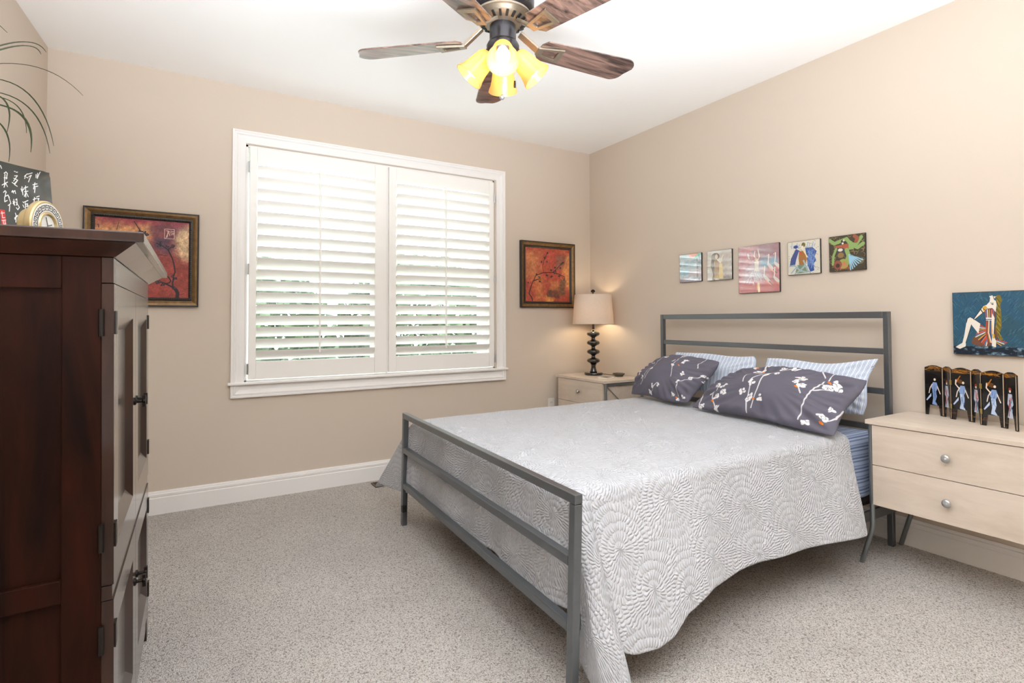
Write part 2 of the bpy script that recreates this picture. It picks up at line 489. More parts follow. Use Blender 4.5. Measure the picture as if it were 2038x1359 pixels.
def image_mat(name, im, rough=0.5, coat=0.0, spec=0.4, bump=0.0, coat_ior=1.5):
    mt, nt, b = new_mat(name)
    t = nd(nt, 'ShaderNodeTexImage'); t.image = im
    uv = nd(nt, 'ShaderNodeUVMap'); uv.uv_map = 'UVMap'
    nt.links.new(uv.outputs[0], t.inputs[0]); nt.links.new(t.outputs[0], b.inputs['Base Color'])
    b.inputs['Roughness'].default_value = rough; b.inputs['Coat Weight'].default_value = coat; b.inputs['Coat Roughness'].default_value = 0.04; b.inputs['Coat IOR'].default_value = coat_ior
    b.inputs['Specular IOR Level'].default_value = spec
    if bump:
        n = nd(nt, 'ShaderNodeTexNoise'); n.inputs['Scale'].default_value = 700
        tc = nd(nt, 'ShaderNodeTexCoord'); nt.links.new(tc.outputs['Object'], n.inputs['Vector'])
        bp = nd(nt, 'ShaderNodeBump'); bp.inputs['Strength'].default_value = bump; bp.inputs['Distance'].default_value = 0.001
        nt.links.new(n.outputs['Fac'], bp.inputs['Height']); nt.links.new(bp.outputs[0], b.inputs['Normal'])
    return mt

# ================================================================== the setting
RX, BY, CH = 3.2173, 3.9582, 2.743          # right wall x, window wall y, ceiling height
FY = -1.05                                   # wall behind the camera
LW_T = math.tan(math.radians(3.5))
def lwx(y): return -0.722 - (BY - y) * LW_T  # left wall is slightly out of square
WX0, WX1, WZ0, WZ1 = 0.300, 2.185, 0.772, 2.352   # window opening
T = 0.12

mb = MB(); mb.add([(lwx(FY) - .2, FY - .2, 0), (RX + .2, FY - .2, 0), (RX + .2, BY + .2, 0), (lwx(BY) - .2, BY + .2, 0),
                   (lwx(FY) - .2, FY - .2, -.12), (RX + .2, FY - .2, -.12), (RX + .2, BY + .2, -.12), (lwx(BY) - .2, BY + .2, -.12)],
                  [(0, 1, 2, 3), (7, 6, 5, 4), (0, 4, 5, 1), (1, 5, 6, 2), (2, 6, 7, 3), (3, 7, 4, 0)])
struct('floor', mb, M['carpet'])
mb = MB(); mb.box(lwx(FY) - .3, FY - .2, CH, RX + .2, BY + .2, CH + .12)
struct('ceiling', mb, M['ceiling'])
mb = MB()
mb.box(lwx(BY) - .2, BY, 0, WX0, BY + T, CH); mb.box(WX1, BY, 0, RX + .2, BY + T, CH)
mb.box(WX0, BY, 0, WX1, BY + T, WZ0); mb.box(WX0, BY, WZ1, WX1, BY + T, CH)
struct('wall_back', mb, M['wall'])
mb = MB(); mb.box(RX, FY - .2, 0, RX + T, BY, CH)
struct('wall_right', mb, M['wall'])
mb = MB(); mb.add([(lwx(FY), FY, 0), (lwx(BY), BY, 0), (lwx(BY) - T, BY, 0), (lwx(FY) - T, FY, 0),
                   (lwx(FY), FY, CH), (lwx(BY), BY, CH), (lwx(BY) - T, BY, CH), (lwx(FY) - T, FY, CH)],
                  [(0, 3, 2, 1), (4, 5, 6, 7), (0, 1, 5, 4), (1, 2, 6, 5), (2, 3, 7, 6), (3, 0, 4, 7)])
struct('wall_left', mb, M['wall'])
mb = MB(); mb.box(lwx(FY) - .2, FY - T, 0, RX, FY, CH)
struct('wall_front', mb, M['wall'])

BB = [(0, 0), (.015, 0), (.015, .098), (.012, .102), (.012, .107), (.0145, .110), (.0145, .122), (.009, .126), (.009, .131), (.006, .139), (0, .139)]
def baseboard(name, p0, p1, nrm):
    b = MB(); n = Vector(nrm)
    b.prism(BB, lambda d, z: Vector(p0) + n * d + Vector((0, 0, z)), lambda d, z: Vector(p1) + n * d + Vector((0, 0, z)))
    struct(name, b, M['trim'])
baseboard('baseboard_back', (lwx(BY) + .016, BY, 0), (RX - .016, BY, 0), (0, -1, 0))
baseboard('baseboard_right', (RX, FY, 0), (RX, BY, 0), (-1, 0, 0))
baseboard('baseboard_left', (lwx(FY), FY, 0), (lwx(BY), BY, 0), (math.cos(math.radians(3.5)), -math.sin(math.radians(3.5)), 0))

# ------------------------------------------------------------------ window
win = bpy.data.objects.new('window_1', None); COL.objects.link(win)
win.location = ((WX0 + WX1) / 2, BY, WZ0); XF[win.name] = Matrix.Translation(win.location); win['kind'] = 'structure'
CX0, CX1, CZ0, CZ1 = 0.2185, 2.282, 0.675, 2.441
PR = [(0, 0), (.026, 0), (.026, .010), (.022, .014), (.024, .020), (.024, .026), (.018, .032), (.016, .036), (.012, .050), (.010, .080), (0, .080)]
# profile (depth from wall, distance from outer edge) swept with mitred corners
def casing():
    b = MB()
    loop = [(CX0, CZ0), (CX0, CZ1), (CX1, CZ1), (CX1, CZ0)]
    sg = [(1, 1), (1, -1), (-1, -1), (-1, 1)]
    n = len(PR); vs = []
    for (x, z), (sx, sz) in zip(loop, sg):
        for d, w in PR:
            vs.append((x + sx * w, BY - d, z + sz * w))
    fs = []
    for i in range(4):
        j = (i + 1) % 4
        for k in range(n):
            l = (k + 1) % n
            fs.append((i * n + k, i * n + l, j * n + l, j * n + k))
    return b.add(vs, fs)
part('casing', casing(), M['trim'], win)
b = MB(); b.box(CX0 - .018, BY - .040, .757, CX1 + .018, BY, .776)
part('sill', b, M['trim'], win, bevel=.007, bseg=3)
# jamb lining of the opening
b = MB(); J = .012
b.box(WX0 - .002, BY, WZ0, WX0 + J, BY + .30, WZ1); b.box(WX1 - J, BY, WZ0, WX1 + .002, BY + .30, WZ1)
b.box(WX0, BY, WZ1 - J, WX1, BY + .30, WZ1 + .002); b.box(WX0, BY, WZ0 - .002, WX1, BY + .30, WZ0 + J)
part('jamb', b, M['trim'], win)
b = MB(); xm = 1.260
b.box(xm - .008, BY - .004, WZ0 + J, xm + .008, BY + .06, WZ1 - J)
part('center_post', b, M['trim'], win)
# double hung sash behind each shutter
for sx0, sx1 in ((WX0 + J, xm - .035), (xm + .035, WX1 - J)):
    b = MB(); y0, y1 = BY + .13, BY + .165; zm = 1.56
    for xa in (sx0, sx1 - .045): b.box(xa, y0, WZ0 + J, xa + .045, y1, WZ1 - J)
    b.box(sx0 + .045, y0, WZ0 + J, sx1 - .045, y1, WZ0 + J + .075)
    b.box(sx0 + .045, y0, WZ1 - J - .045, sx1 - .045, y1, WZ1 - J)
    b.box(sx0 + .045, y0, zm - .03, sx1 - .045, y1 + .012, zm + .03)
    sash = part('sash', b, M['trim'], win)
    b = MB(); b.box(sx0 + .045, y0 + .016, WZ0 + J + .075, sx1 - .045, y0 + .019, zm - .03)
    b.box(sx0 + .045, y0 + .016, zm + .03, sx1 - .045, y0 + .019, WZ1 - J - .045)
    part('glass', b, M['glass'], sash)
b = MB(); b.box(xm - .035, BY + .12, WZ0 + J, xm + .035, BY + .18, WZ1 - J)
part('mullion', b, M['trim'], win)

# ------------------------------------------------------------------ plantation shutters
def shutter(name, x0, x1, lx0, lx1, hinge_x, label, lhs):
    z0, z1, lz0, lz1 = .790, 2.337, .911, 2.224
    ys, ye = BY - .022, BY + .008
    t = thing(name, ((x0 + x1) / 2, BY - .007, z0), label, 'shutter', group='plantation shutters in the window')
    for xa, xb in ((x0, lx0), (lx1, x1)):
        b = MB(); b.box(xa, ys, z0, xb, ye, z1); part('stile', b, M['louver'], t, bevel=.002)
    b = MB(); b.box(lx0 + .0005, ys + .002, lz1 + .006, lx1 - .0005, ye - .002, z1); part('top_rail', b, M['louver'], t, bevel=.002)
    b = MB(); b.box(lx0 + .0005, ys + .002, z0, lx1 - .0005, ye - .002, lz0 - .004); part('bottom_rail', b, M['louver'], t, bevel=.002)
    n = 17; pitch = (lz1 - lz0) / n; w = .089; th = .0105; tilt = math.radians(LOUVER_TILT)
    prof = []
    for k in range(16):
        a = 2 * PI * k / 16
        u = math.cos(a) * w / 2; v = math.sin(a) * th / 2 * (1 if True else 1)
        prof.append((u, v))
    yc = BY - .007
    first = None
    for i in range(n):
        zc = lz0 + pitch * (i + .5)
        if first is None:
            b = MB()
            # inner edge high, outer edge low
            def P(x): return lambda u, v: Vector((x, yc + u * math.cos(tilt) - v * math.sin(tilt) * -1, zc - u * math.sin(tilt) + v * math.cos(tilt)))
            b.prism(prof, P(lx0 + .002), P(lx1 - .002))
            first = part('louver', b, M['louver'], t, smooth='auto'); z_first = zc
        else:
            c = first.copy(); COL.objects.link(c); c.parent = t; c.location = (0, 0, zc - z_first)
    xr = (lx0 + lx1) / 2 + (.004 if lhs else -.0)
    yr = yc - w / 2 * math.cos(tilt) - .007
    b = MB(); b.box(xr - .006, yr - .006, lz0 + .045, xr + .006, yr + .006, lz1 + .006); part('tilt_rod', b, M['louver'], t, bevel=.002)
    for hz in (.86, 1.52, 2.20):
        b = MB(); b.box(hinge_x - .006, ys - .004, hz - .034, hinge_x + .006, ys + .004, hz + .034)
        b.tube([(hinge_x, ys - .004, hz - .036), (hinge_x, ys - .004, hz + .036)], .004, 8)
        part('hinge', b, M['nickel'], t)
    return t
LOUVER_TILT = 46
shutter('plantation_shutter', .322, 1.250, .366, 1.163, .317, 'white plantation shutter on the left half of the window, with seventeen tilted louvers', True)
shutter('plantation_shutter', 1.270, 2.172, 1.326, 2.126, 2.177, 'white plantation shutter on the right half of the window, nearer the table lamp', False)

# ------------------------------------------------------------------ garden outside
mb = MB(); mb.box(-30, BY + .6, -.75, 34, BY + 40, -.6)
o = part('ground_outside', mb, M['lawn']); o['kind'] = 'structure'
def shrub(loc, h, r, n, label, seed):
    rg = random.Random(seed)
    t = thing('garden_shrub', loc, label, 'shrub', group='shrubs outside the window')
    b = MB(); b.tube([loc, (loc[0] + .05, loc[1], loc[2] + h * .5)], [.05, .03], 8); part('trunk', b, M['bark'], t)
    b = MB()
    for _ in range(n):
        a = rg.uniform(0, 2 * PI); ph = math.acos(rg.uniform(-.8, 1)); rr = rg.uniform(.72, 1.0)
        c = Vector((loc[0] + r * rr * math.sin(ph) * math.cos(a), loc[1] + r * rr * math.sin(ph) * math.sin(a), loc[2] + h * .55 + h * .45 * rr * math.cos(ph)))
        s = rg.uniform(.06, .13); d = Vector((rg.uniform(-1, 1), rg.uniform(-1, 1), rg.uniform(-1, 1))).normalized()
        e = d.cross(Vector((rg.uniform(-1, 1), rg.uniform(-1, 1), rg.uniform(-1, 1)))).normalized()
        b.add([c - d * s, c + e * s * .45, c + d * s, c - e * s * .45], [(0, 1, 2, 3)])
    part('foliage', b, M['shrub'], t)
for i, (x, y, h, r, lb) in enumerate(((-2.2, 8.6, 2.9, 1.3, 'green shrub seen through the left end of the left shutter'),
                             (.45, 7.2, 2.6, 1.2, 'green shrub seen through the left shutter beside its tilt rod'),
                             (2.95, 7.6, 2.8, 1.25, 'green shrub seen through the right part of the left shutter'),
                             (5.5, 7.3, 2.7, 1.3, 'green shrub seen through the left part of the right shutter'),
                             (8.2, 7.8, 2.8, 1.35, 'green shrub seen through the right end of the right shutter'))):
    shrub((x, y, -.6), h, r, 3200, lb, 40 + i)

# ================================================================== bed
bed = thing('bed', (2.06, 2.2, 0), 'grey metal bed with open railed headboard and footboard', 'bed')
TW = .030
def ftb(x_at, y, z, k=.045): return (x_at(y), y + (.645 - z) * k, z)
def fx(y): return 1.000 + (y - 1.31) * (.045 / 1.68) + TW / 2
FN, FFar = 1.31 + TW / 2, 2.99 - TW / 2
foot = part('footboard', MB().bar(ftb(fx, FN - TW / 2, .630), ftb(fx, FFar + TW / 2, .630), TW, .030), M['steel'], bed, bevel=.003)
for y in (FN, FFar):
    part('post', MB().bar(ftb(fx, y, .0), ftb(fx, y, .6149), TW, TW, up=(1, 0, 0)), M['steel'], foot, bevel=.003)
for z in (.434, .231):
    part('rail', MB().bar(ftb(fx, FN + TW / 2, z), ftb(fx, FFar - TW / 2, z), TW, .031), M['steel'], foot, bevel=.003)
HX, HN, HF = 3.128, 1.399, 2.985
head = part('headboard', MB().bar((HX, HN + .0282, 1.197), (HX, HF - .0282, 1.197), TW, .036), M['steel'], bed, bevel=.003)
for y in (HN + .014, HF - .014):
    part('post', MB().bar((HX, y, 0), (HX, y, 1.215), .028, TW, up=(1, 0, 0)), M['steel'], head, bevel=.003)
for z in (1.005, .795, .60, .30):
    part('rail', MB().bar((HX, HN + .028, z), (HX, HF - .028, z), TW * .8, .032), M['steel'], head, bevel=.003)
for y in (1.385, 2.945):
    part('side_rail', MB().bar((fx(y) + .014, y, .215), (HX - .014, y, .215), .012, .05), M['steel'], bed, bevel=.002)
for x in (1.55, 2.1, 2.65):
    part('cross_slat', MB().bar((x, 1.39, .205), (x, 2.94, .205), .05, .02), M['black_plastic'], bed)
part('leg_clip', MB().box(1.036, 2.958, .088, 1.060, 2.981, .120), M['black_plastic'], bed)

mb = MB().box(1.11, 1.425, .232, 3.09, 2.935, .40)
part_o = part('box_spring', mb, M['box_spring'], bevel=.03, bseg=3); tag(part_o, 'dark cloth covered box spring showing under the blue striped sheet', 'box spring')
mb = MB().box(1.11, 1.43, .401, 3.09, 2.935, .588)
o = part('mattress', mb, M['mattress'], bevel=.04, bseg=4); tag(o, 'white mattress on the grey metal bed under the quilt', 'mattress')

# cloth draped over the bed -----------------------------------------------------------
def grid_mesh(P, UV, nu, nv):
    b = MB(); uv = []
    for i in range(nu + 1):
        for j in range(nv + 1):
            b.v.append(P[i][j]); uv.append(UV[i][j])
    for i in range(nu):
        for j in range(nv):
            a = i * (nv + 1) + j
            b.f.append((a, a + 1, a + nv + 2, a + nv + 1))
    return b, uv

def over(a, r, flare):
    if a <= 0: return 0.0, 0.0
    if a <= r * PI / 2: return r * math.sin(a / r), r * (1 - math.cos(a / r))
    e = a - r * PI / 2
    return r + e * flare, r + e * math.sqrt(1 - flare * flare)

def interp(x, xs, ys): return float(np.interp(x, xs, ys))

def bedspread():
    r = .05
    xf, yn, yf, z0 = 1.085, 1.410, 2.955, .612
    A, Bn, Bf = .435, .475, .46
    xh_top = 2.80
    nu, nv = 150, 170
    rg = np.random.default_rng(3)
    ph = rg.random(60) * 2 * PI; kx = rg.normal(0, 14, 60); ky = rg.normal(0, 14, 60)
    def lump(x, y):
        return sum(math.sin(kx[i] * x + ky[i] * y + ph[i]) for i in range(60)) / 60
    ph2 = rg.random(40) * 2 * PI; k2 = rg.normal(0, 42, (40, 2))
    def crease(x, y):
        s = sum(math.sin(k2[i][0] * x + k2[i][1] * y + ph2[i]) for i in range(40)) / 40 * 6
        return max(0.0, s - 1.0)
    U = [(i / nu) for i in range(nu + 1)]
    Pn, UVn = [], []
    xin, ynin, yfin = xf + r, yn + r, yf - r
    for i in range(nu + 1):
        row, uvr = [], []
        for j in range(nv + 1):
            v = j / nv
            tot = (Bn + (yfin - ynin) + Bf)
            s = v * tot
            if s < Bn: bn, bf, y = Bn - s, 0.0, ynin
            elif s > Bn + (yfin - ynin): bn, bf, y = 0.0, s - Bn - (yfin - ynin), yfin
            else: bn, bf, y = 0.0, 0.0, ynin + s - Bn
            b = max(bn, bf); sd = -1 if bn > 0 else 1
            xh = interp(y, [1.46, 1.64], [2.765, 2.95]) - (.15 * min(1, bn / Bn) if bn > 0 else 0)
            xflat = xh + (xin - A - xh) * U[i]
            a = max(0.0, xin - xflat); x = max(xflat, xin)
            # hem height along the near side
            bs = b
            if bn > 0:
                bs = b * interp(x, [1.10, 1.20, 1.30, 1.37, 1.45, 1.60, 1.9, 2.3, 2.65], [1.04, 1.12, 1.14, 1.11, 1.0, .91, .90, .93, .95])
            fl = .30 if bn > 0 else .10
            if a <= 0 and b <= 0:
                z = z0 + lump(x, y) * .02 + crease(x, y) * .018
                p = (x, y, z)
            elif b <= 0:
                ox, dz = over(a, r, .03)
                rip = .014 * math.sin(9.5 * y + 1.0) * min(1, a / .2) + .008 * math.sin(23 * y) * min(1, a / .3)
                p = (x - ox + max(-.012, rip), y, z0 - dz + lump(x - a, y) * .012)
            elif a <= 0:
                oy, dz = over(bs, r, fl)
                rip = (.020 * math.sin(5.2 * x + .6) + .008 * math.sin(13 * x)) * min(1, b / .35)
                p = (x, y + sd * (oy + rip), z0 - dz + lump(x, y) * .012)
            else:
                k, c = (.48, .44) if bn > 0 else (1.0, .10)
                if a >= b:
                    q = b / a
                    ox, dz = over(a, r, .03)
                    p = (x - ox - .015 * q * (1 if bn > 0 else 5.0) * a / A, y + sd * (k * a * q), z0 - dz - c * a * math.sqrt(q))
                else:
                    q = a / b
                    q2 = q * q * (3 - 2 * q)
                    oy, dz = over(bs, r, fl); ox, dz2 = over(b, r, .03)
                    ow = k * b
                    bulge = math.sin(PI * q) * .05 * b / Bn
                    p = (x - ox * q2 - .015 * q2 * (1 if bn > 0 else 5.0) * b / A + bulge * .6, y + sd * ((1 - q) * oy + q * ow + bulge), z0 - (1 - q) * dz - q * (dz2 + c * b))
            z = max(p[2], .012)
            row.append((p[0], p[1], z)); uvr.append((xflat, s))
        Pn.append(row); UVn.append(uvr)
    b, uv = grid_mesh(Pn, UVn, nu, nv)
    o = part('bedspread', b, M['quilt'], smooth=True, uv=uv, solid=.007, subd=1)
    return tag(o, 'white quilted bedspread with a petal pattern draped over the bed', 'bedspread')
bedspread()

def sheet():
    r = .05; yn, yf, z0 = 1.425, 2.940, .597
    Bn, Bf = .32, .32; nu, nv = 24, 150
    Pn, UVn = [], []
    for i in range(nu + 1):
        row, uvr = [], []
        for j in range(nv + 1):
            tot = Bn + Bf + (yf - yn - 2 * r); s = j / nv * tot
            if s < Bn: b, sd, y = Bn - s, -1, yn + r
            elif s > tot - Bf: b, sd, y = s - (tot - Bf), 1, yf - r
            else: b, sd, y = 0, 1, yn + r + s - Bn
            x = 2.50 + (3.02 - .06 * b - 2.50) * i / nu
            oy, dz = over(b, r, .10)
            rip = .005 * math.sin(24 * x + 9 * b) * min(1, b / .2)
            row.append((x, y + sd * (oy + rip), z0 - dz)); uvr.append((x, s))
        Pn.append(row); UVn.append(uvr)
    b, uv = grid_mesh(Pn, UVn, nu, nv)
    o = part('bed_sheet', b, M['stripe_sheet'], smooth=True, uv=uv, solid=.003)
    return tag(o, 'blue striped sheet hanging from the mattress beside the right nightstand', 'sheet')
sheet()

# pillows -----------------------------------------------------------------------------
FLOWERS_R = [(700,380),(765,380),(715,405),(745,400),(770,440),(800,455),(850,445),(912,405),(850,403),(735,495),(675,525),(715,550),(765,560),(700,562),
             (1120,480),(1095,490),(1140,490),(1075,375),(1125,468),(975,470),(960,488),(985,508),(565,410),(580,362),(540,362),(510,520),(550,485),(585,495),(580,525),(535,540),
             (1070,630),(1120,590),(1090,642),(440,570),(520,582),(985,660),(960,455),(1010,372)]
STEMS_R = [[(690,490),(715,430),(760,385),(800,370)],[(665,615),(690,560),(740,480),(800,450),(900,405)],[(700,600),(760,520),(800,455)],[(945,650),(1000,560),(1060,490),(1110,380)],
           [(1060,435),(1040,405),(1015,372)],[(980,540),(965,490)],[(420,575),(470,470),(550,400),(580,365)],[(510,590),(510,540),(550,500),(600,490)],[(1090,650),(1140,630),(1180,580)],[(1040,520),(1100,500),(1140,480)],[(830,390),(840,355)]]
ORANGE_R = [(710,378),(745,405),(960,515),(725,562),(505,553),(1095,467),(1060,662),(555,412),(1070,372)]
QUAD_R = ((614,356),(1262,418),(1114,716),(366,566))
STEMS_L = [[(140,470),(200,400),(240,320),(268,300)],[(310,455),(340,370),(345,310)],[(325,530),(350,480),(400,460),(450,430)],[(425,400),(465,310)],[(195,505),(240,480)],[(215,410),(170,450)]]
FLOWERS_L = [(145,415),(150,438),(190,340),(255,320),(260,300),(215,410),(320,375),(375,385),(355,330),(325,405),(345,480),(400,455),(365,440),(450,430),(445,455),(210,490),(240,490),(180,505),(300,525),(350,540),(320,545),(375,372)]
ORANGE_L = [(135,422),(215,400),(355,405),(315,535),(325,372),(340,304),(508,322)]
QUAD_L = ((190,290),(522,340),(362,568),(52,492))

def sham_mat(name, stems, flowers, orange, quad, w, h, seed):
    rg = random.Random(seed)
    c = Canvas(w, h, (102, 100, 112)); f = homog(quad)
    asp = w / h
    for s in stems:
        pts = [f(*p) for p in s]
        c.line(pts, .0085, (214, 212, 214))
    def near(p): return f(*p)
    for p in flowers:
        u, v = near(p)
        for k in range(6):
            a = rg.uniform(0, 2 * PI); d = rg.uniform(.006, .021)
            c.ell(u + d * math.cos(a), v + d * math.sin(a) * asp, rg.uniform(.009, .017), rg.uniform(.007, .011), (232, 230, 230), rg.uniform(0, PI))
        for k in range(2):
            a = rg.uniform(0, 2 * PI); c.line([(u, v), (u + .02 * math.cos(a), v + .02 * asp * math.sin(a))], .003, (120, 118, 128))
    for p in orange:
        u, v = near(p); c.ell(u, v, .011, .007, (226, 112, 34), .3)
        c.ell(u + .008, v + .006, .006, .005, (236, 140, 40), .3)
    mt = image_mat(name, c.image(name + '_print'), rough=0.8, spec=0.2)
    nt = mt.node_tree
    return mt

def pillow(name, quad, thick, mat, label, cat='pillow', group=None, wr=.007, seed=1, n=44, flat=.0, pinch=.035, sag=.015, rnd=.0):
    """quad: bottom-left, bottom-right, top-right, top-left corners of the mid plane (as seen from the foot)"""
    bl, br, tr, tl = (Vector(q) for q in quad)
    nrm = (br - bl).cross(tl - bl).normalized()
    rg = np.random.default_rng(seed); ph = rg.random((14, 2)) * 2 * PI; kk = rg.normal(0, 9, (14, 2))
    b = MB(); uv = []
    for side in (1, -1):
        for i in range(n + 1):
            for j in range(n + 1):
                u, v = i / n, j / n
                # edges pulled inwards between the corners
                cu = u + (0.5 - u) * pinch * math.sin(PI * v) ; cv = v + (0.5 - v) * pinch * math.sin(PI * u)
                p = (bl * (1 - cu) + br * cu) * (1 - cv) + (tl * (1 - cu) + tr * cu) * cv
                p = p + (br - bl).normalized() * (math.sin(7.3 * v + seed) * .010 * abs(2 * u - 1) ** 3) + (tl - bl).normalized() * (math.sin(8.1 * u + seed * 2) * .008 * abs(2 * v - 1) ** 3)
                if rnd:
                    ctr_ = (bl + br + tr + tl) / 4
                    p = p + (ctr_ - p) * rnd * (abs(2 * u - 1) * abs(2 * v - 1)) ** 5
                e = (max(0.0, math.sin(PI * u)) ** .62) * (max(0.0, math.sin(PI * v)) ** .75)
                w = sum(math.sin(kk[q][0] * u + kk[q][1] * v + ph[q][0]) for q in range(14)) / 14
                edge = 1 - e
                rad = math.sin(28 * math.atan2(v - .5, u - .5) + seed) * edge * (1 if e > .02 else 0)
                fold = 0.0
                for cu_, cv_, sg_ in ((0, 0, 1), (1, 0, -1), (1, 1, 1), (0, 1, -1)):
                    dx_, dy_ = (u - cu_) * 1.6, v - cv_; rr_ = math.hypot(dx_, dy_)
                    fold += math.sin(9 * math.atan2(dy_, dx_) * sg_ + seed + cu_ * 2) * math.exp(-(rr_ / .42) ** 2) * min(1, rr_ * 6)
                hgt = thick * (e ** .8) + (w * wr * 2.8 + rad * wr * .6 + fold * wr * .9) * min(1, e * 3)
                p = p + nrm * hgt * side * (1 if side > 0 else .45)
                p.z -= sag * math.sin(PI * u) * v
                b.v.append(tuple(p)); uv.append((u, v))
    m = (n + 1) ** 2
    for i in range(n):
        for j in range(n):
            a = i * (n + 1) + j
            b.f.append((a, a + n + 1, a + n + 2, a + 1)); b.f.append((m + a, m + a + 1, m + a + n + 2, m + a + n + 1))
    o = part(name, b, mat, smooth=True, uv=uv)
    me = o.data; bm = bmesh.new(); bm.from_mesh(me); bmesh.ops.remove_doubles(bm, verts=bm.verts, dist=.0005); bmesh.ops.recalc_face_normals(bm, faces=bm.faces); bm.to_mesh(me); bm.free()
    me.polygons.foreach_set('use_smooth', [True] * len(me.polygons))
    s = o.modifiers.new('sub', 'SUBSURF'); s.levels = 1; s.render_levels = 1
    return tag(o, label, cat, group)

shamR = sham_mat('floral_sham_wide', STEMS_R, FLOWERS_R, ORANGE_R, QUAD_R, 768, 400, 5)
shamL = sham_mat('floral_sham_far', STEMS_L, FLOWERS_L, ORANGE_L, QUAD_L, 600, 400, 6)
pillow('pillow', ((2.675, 2.335, .632), (2.590, 1.395, .626), (2.895, 1.385, .876), (2.895, 2.115, .885)), .105, shamR,
       'wide grey floral pillow on the near side of the bed, closer to the folding screen', group='floral pillows on the bed', seed=2, wr=.020, sag=-.018, rnd=.025)
pillow('pillow', ((2.745, 2.945, .634), (2.700, 2.365, .632), (2.925, 2.270, .905), (2.925, 2.845, .90)), .100, shamL,
       'grey floral pillow leaning on the far side of the bed, nearer the table lamp', group='floral pillows on the bed', seed=9, wr=.018, sag=-.030, rnd=.06)
pillow('pillow', ((2.975, 2.80, .675), (2.975, 2.11, .675), (3.055, 2.11, .955), (3.055, 2.80, .955)), .036, M['stripe_pillow'],
       'pale blue striped pillow against the headboard, behind the left floral pillow', group='striped pillows on the bed', seed=21, wr=.007, rnd=.08)
pillow('pillow', ((2.975, 2.06, .670), (2.975, 1.46, .670), (3.055, 1.425, .965), (3.055, 2.06, .94)), .036, M['stripe_pillow'],
       'pale blue striped pillow against the headboard, behind the right floral pillow', group='striped pillows on the bed', seed=25, wr=.007)

# ================================================================== nightstands
NZ = .695
def nightstand(loc, label):
    t = thing('nightstand', loc, label, 'nightstand', group='matching nightstands')
    X0, X1, W = -.215, .215, .325                                  # front faces -x
    def P(name, b, mat, par=t, **k): return part(name, b, mat, par, world=False, **k)
    P('top', MB().box(X0 - .004, -W, NZ - .020, X1, W, NZ), M['maple'], bevel=.0015)
    IW = W - .028
    P('body', MB().box(X0 + .022, -IW, .30, X1 - .012, IW, NZ - .0205), M['maple'])
    for z0, z1 in ((.487, .672), (.298, .484)):
        d = P('drawer', MB().box(X0, -IW, z0, X0 + .0215, IW, z1), M['maple'], bevel=.001)
        kz = (z0 + z1) / 2 + .0
        b = MB(); R = Matrix(((0, 0, -1), (0, 1, 0), (1, 0, 0)))
        b.lathe([(.006, 0), (.006, .010), (.012, .014), (.0165, .018), (.0175, .022), (.016, .026), (.010, .0285), (.0, .029)], 24, (X0, 0, kz), R)
        P('knob', b, M['nickel'], d, smooth=True)
    for sy in (-1, 1):
        y = sy * (W - .014)
        for x in (X0 + .022, X1 - .022):
            pts = [(x, y, NZ - .0205), (x, y, .20)]
            for k in range(1, 7):
                a = k / 6
                pts.append((x, y + sy * .012 * a * a, .20 - .06 * a))
            pts.append((x, y + sy * .052, .0))
            P('leg', MB().tube(pts, .0105, 14), M['tube_steel'], smooth='auto')
        P('side_rail', MB().bar((X0 + .03, y, NZ - .032), (X1 - .03, y, NZ - .032), .016, .020), M['tube_steel'], bevel=.003)
        P('cross_brace', MB().tube([(X0 + .034, y, NZ - .046), (X1 - .034, y, .33)], .0035, 8), M['tube_steel'])
    return t
ns = nightstand((2.992, 3.575, 0), 'pale maple nightstand with grey tube legs under the table lamp')
ns2 = dup(ns, (2.992, 1.033, 0), 0, 'pale maple nightstand with grey tube legs carrying the small folding screen')

# ================================================================== table lamp
lamp = thing('table_lamp', (3.028, 3.69, NZ), 'table lamp with stacked black discs and an oatmeal drum shade', 'lamp')
def lz(b, name, mat, **k): return part(name, b, mat, lamp, world=False, **k)
lz(MB().lathe([(.0, 0), (.078, 0), (.080, .004), (.080, .018), (.076, .023), (.0, .023)], 48), 'base', M['lamp_black'], smooth='auto')
prof = [(.032, .0232), (.029, .034), (.022, .058), (.0195, .076), (.023, .090)]
for i in range(4):
    zc = .125 + i * .078
    for k in range(13):
        a = -PI / 2 + PI * k / 12
        rr = .057 * max(0, math.cos(a)) ** .75; zz = zc + .025 * math.sin(a)
        neck = .0215 if a < 0 else .0165
        if rr > neck: prof.append((rr, zz))
    if i < 3: prof += [(.0165, zc + .034), (.0155, zc + .040), (.0175, zc + .047)]
prof += [(.011, .125 + 3 * .078 + .032), (.0, .125 + 3 * .078 + .034)]
lz(MB().lathe(prof, 40), 'body', M['lamp_black'], smooth=True)
lz(MB().tube([(0, 0, .40), (0, 0, .47)], .011, 14), 'socket', M['bronze'])
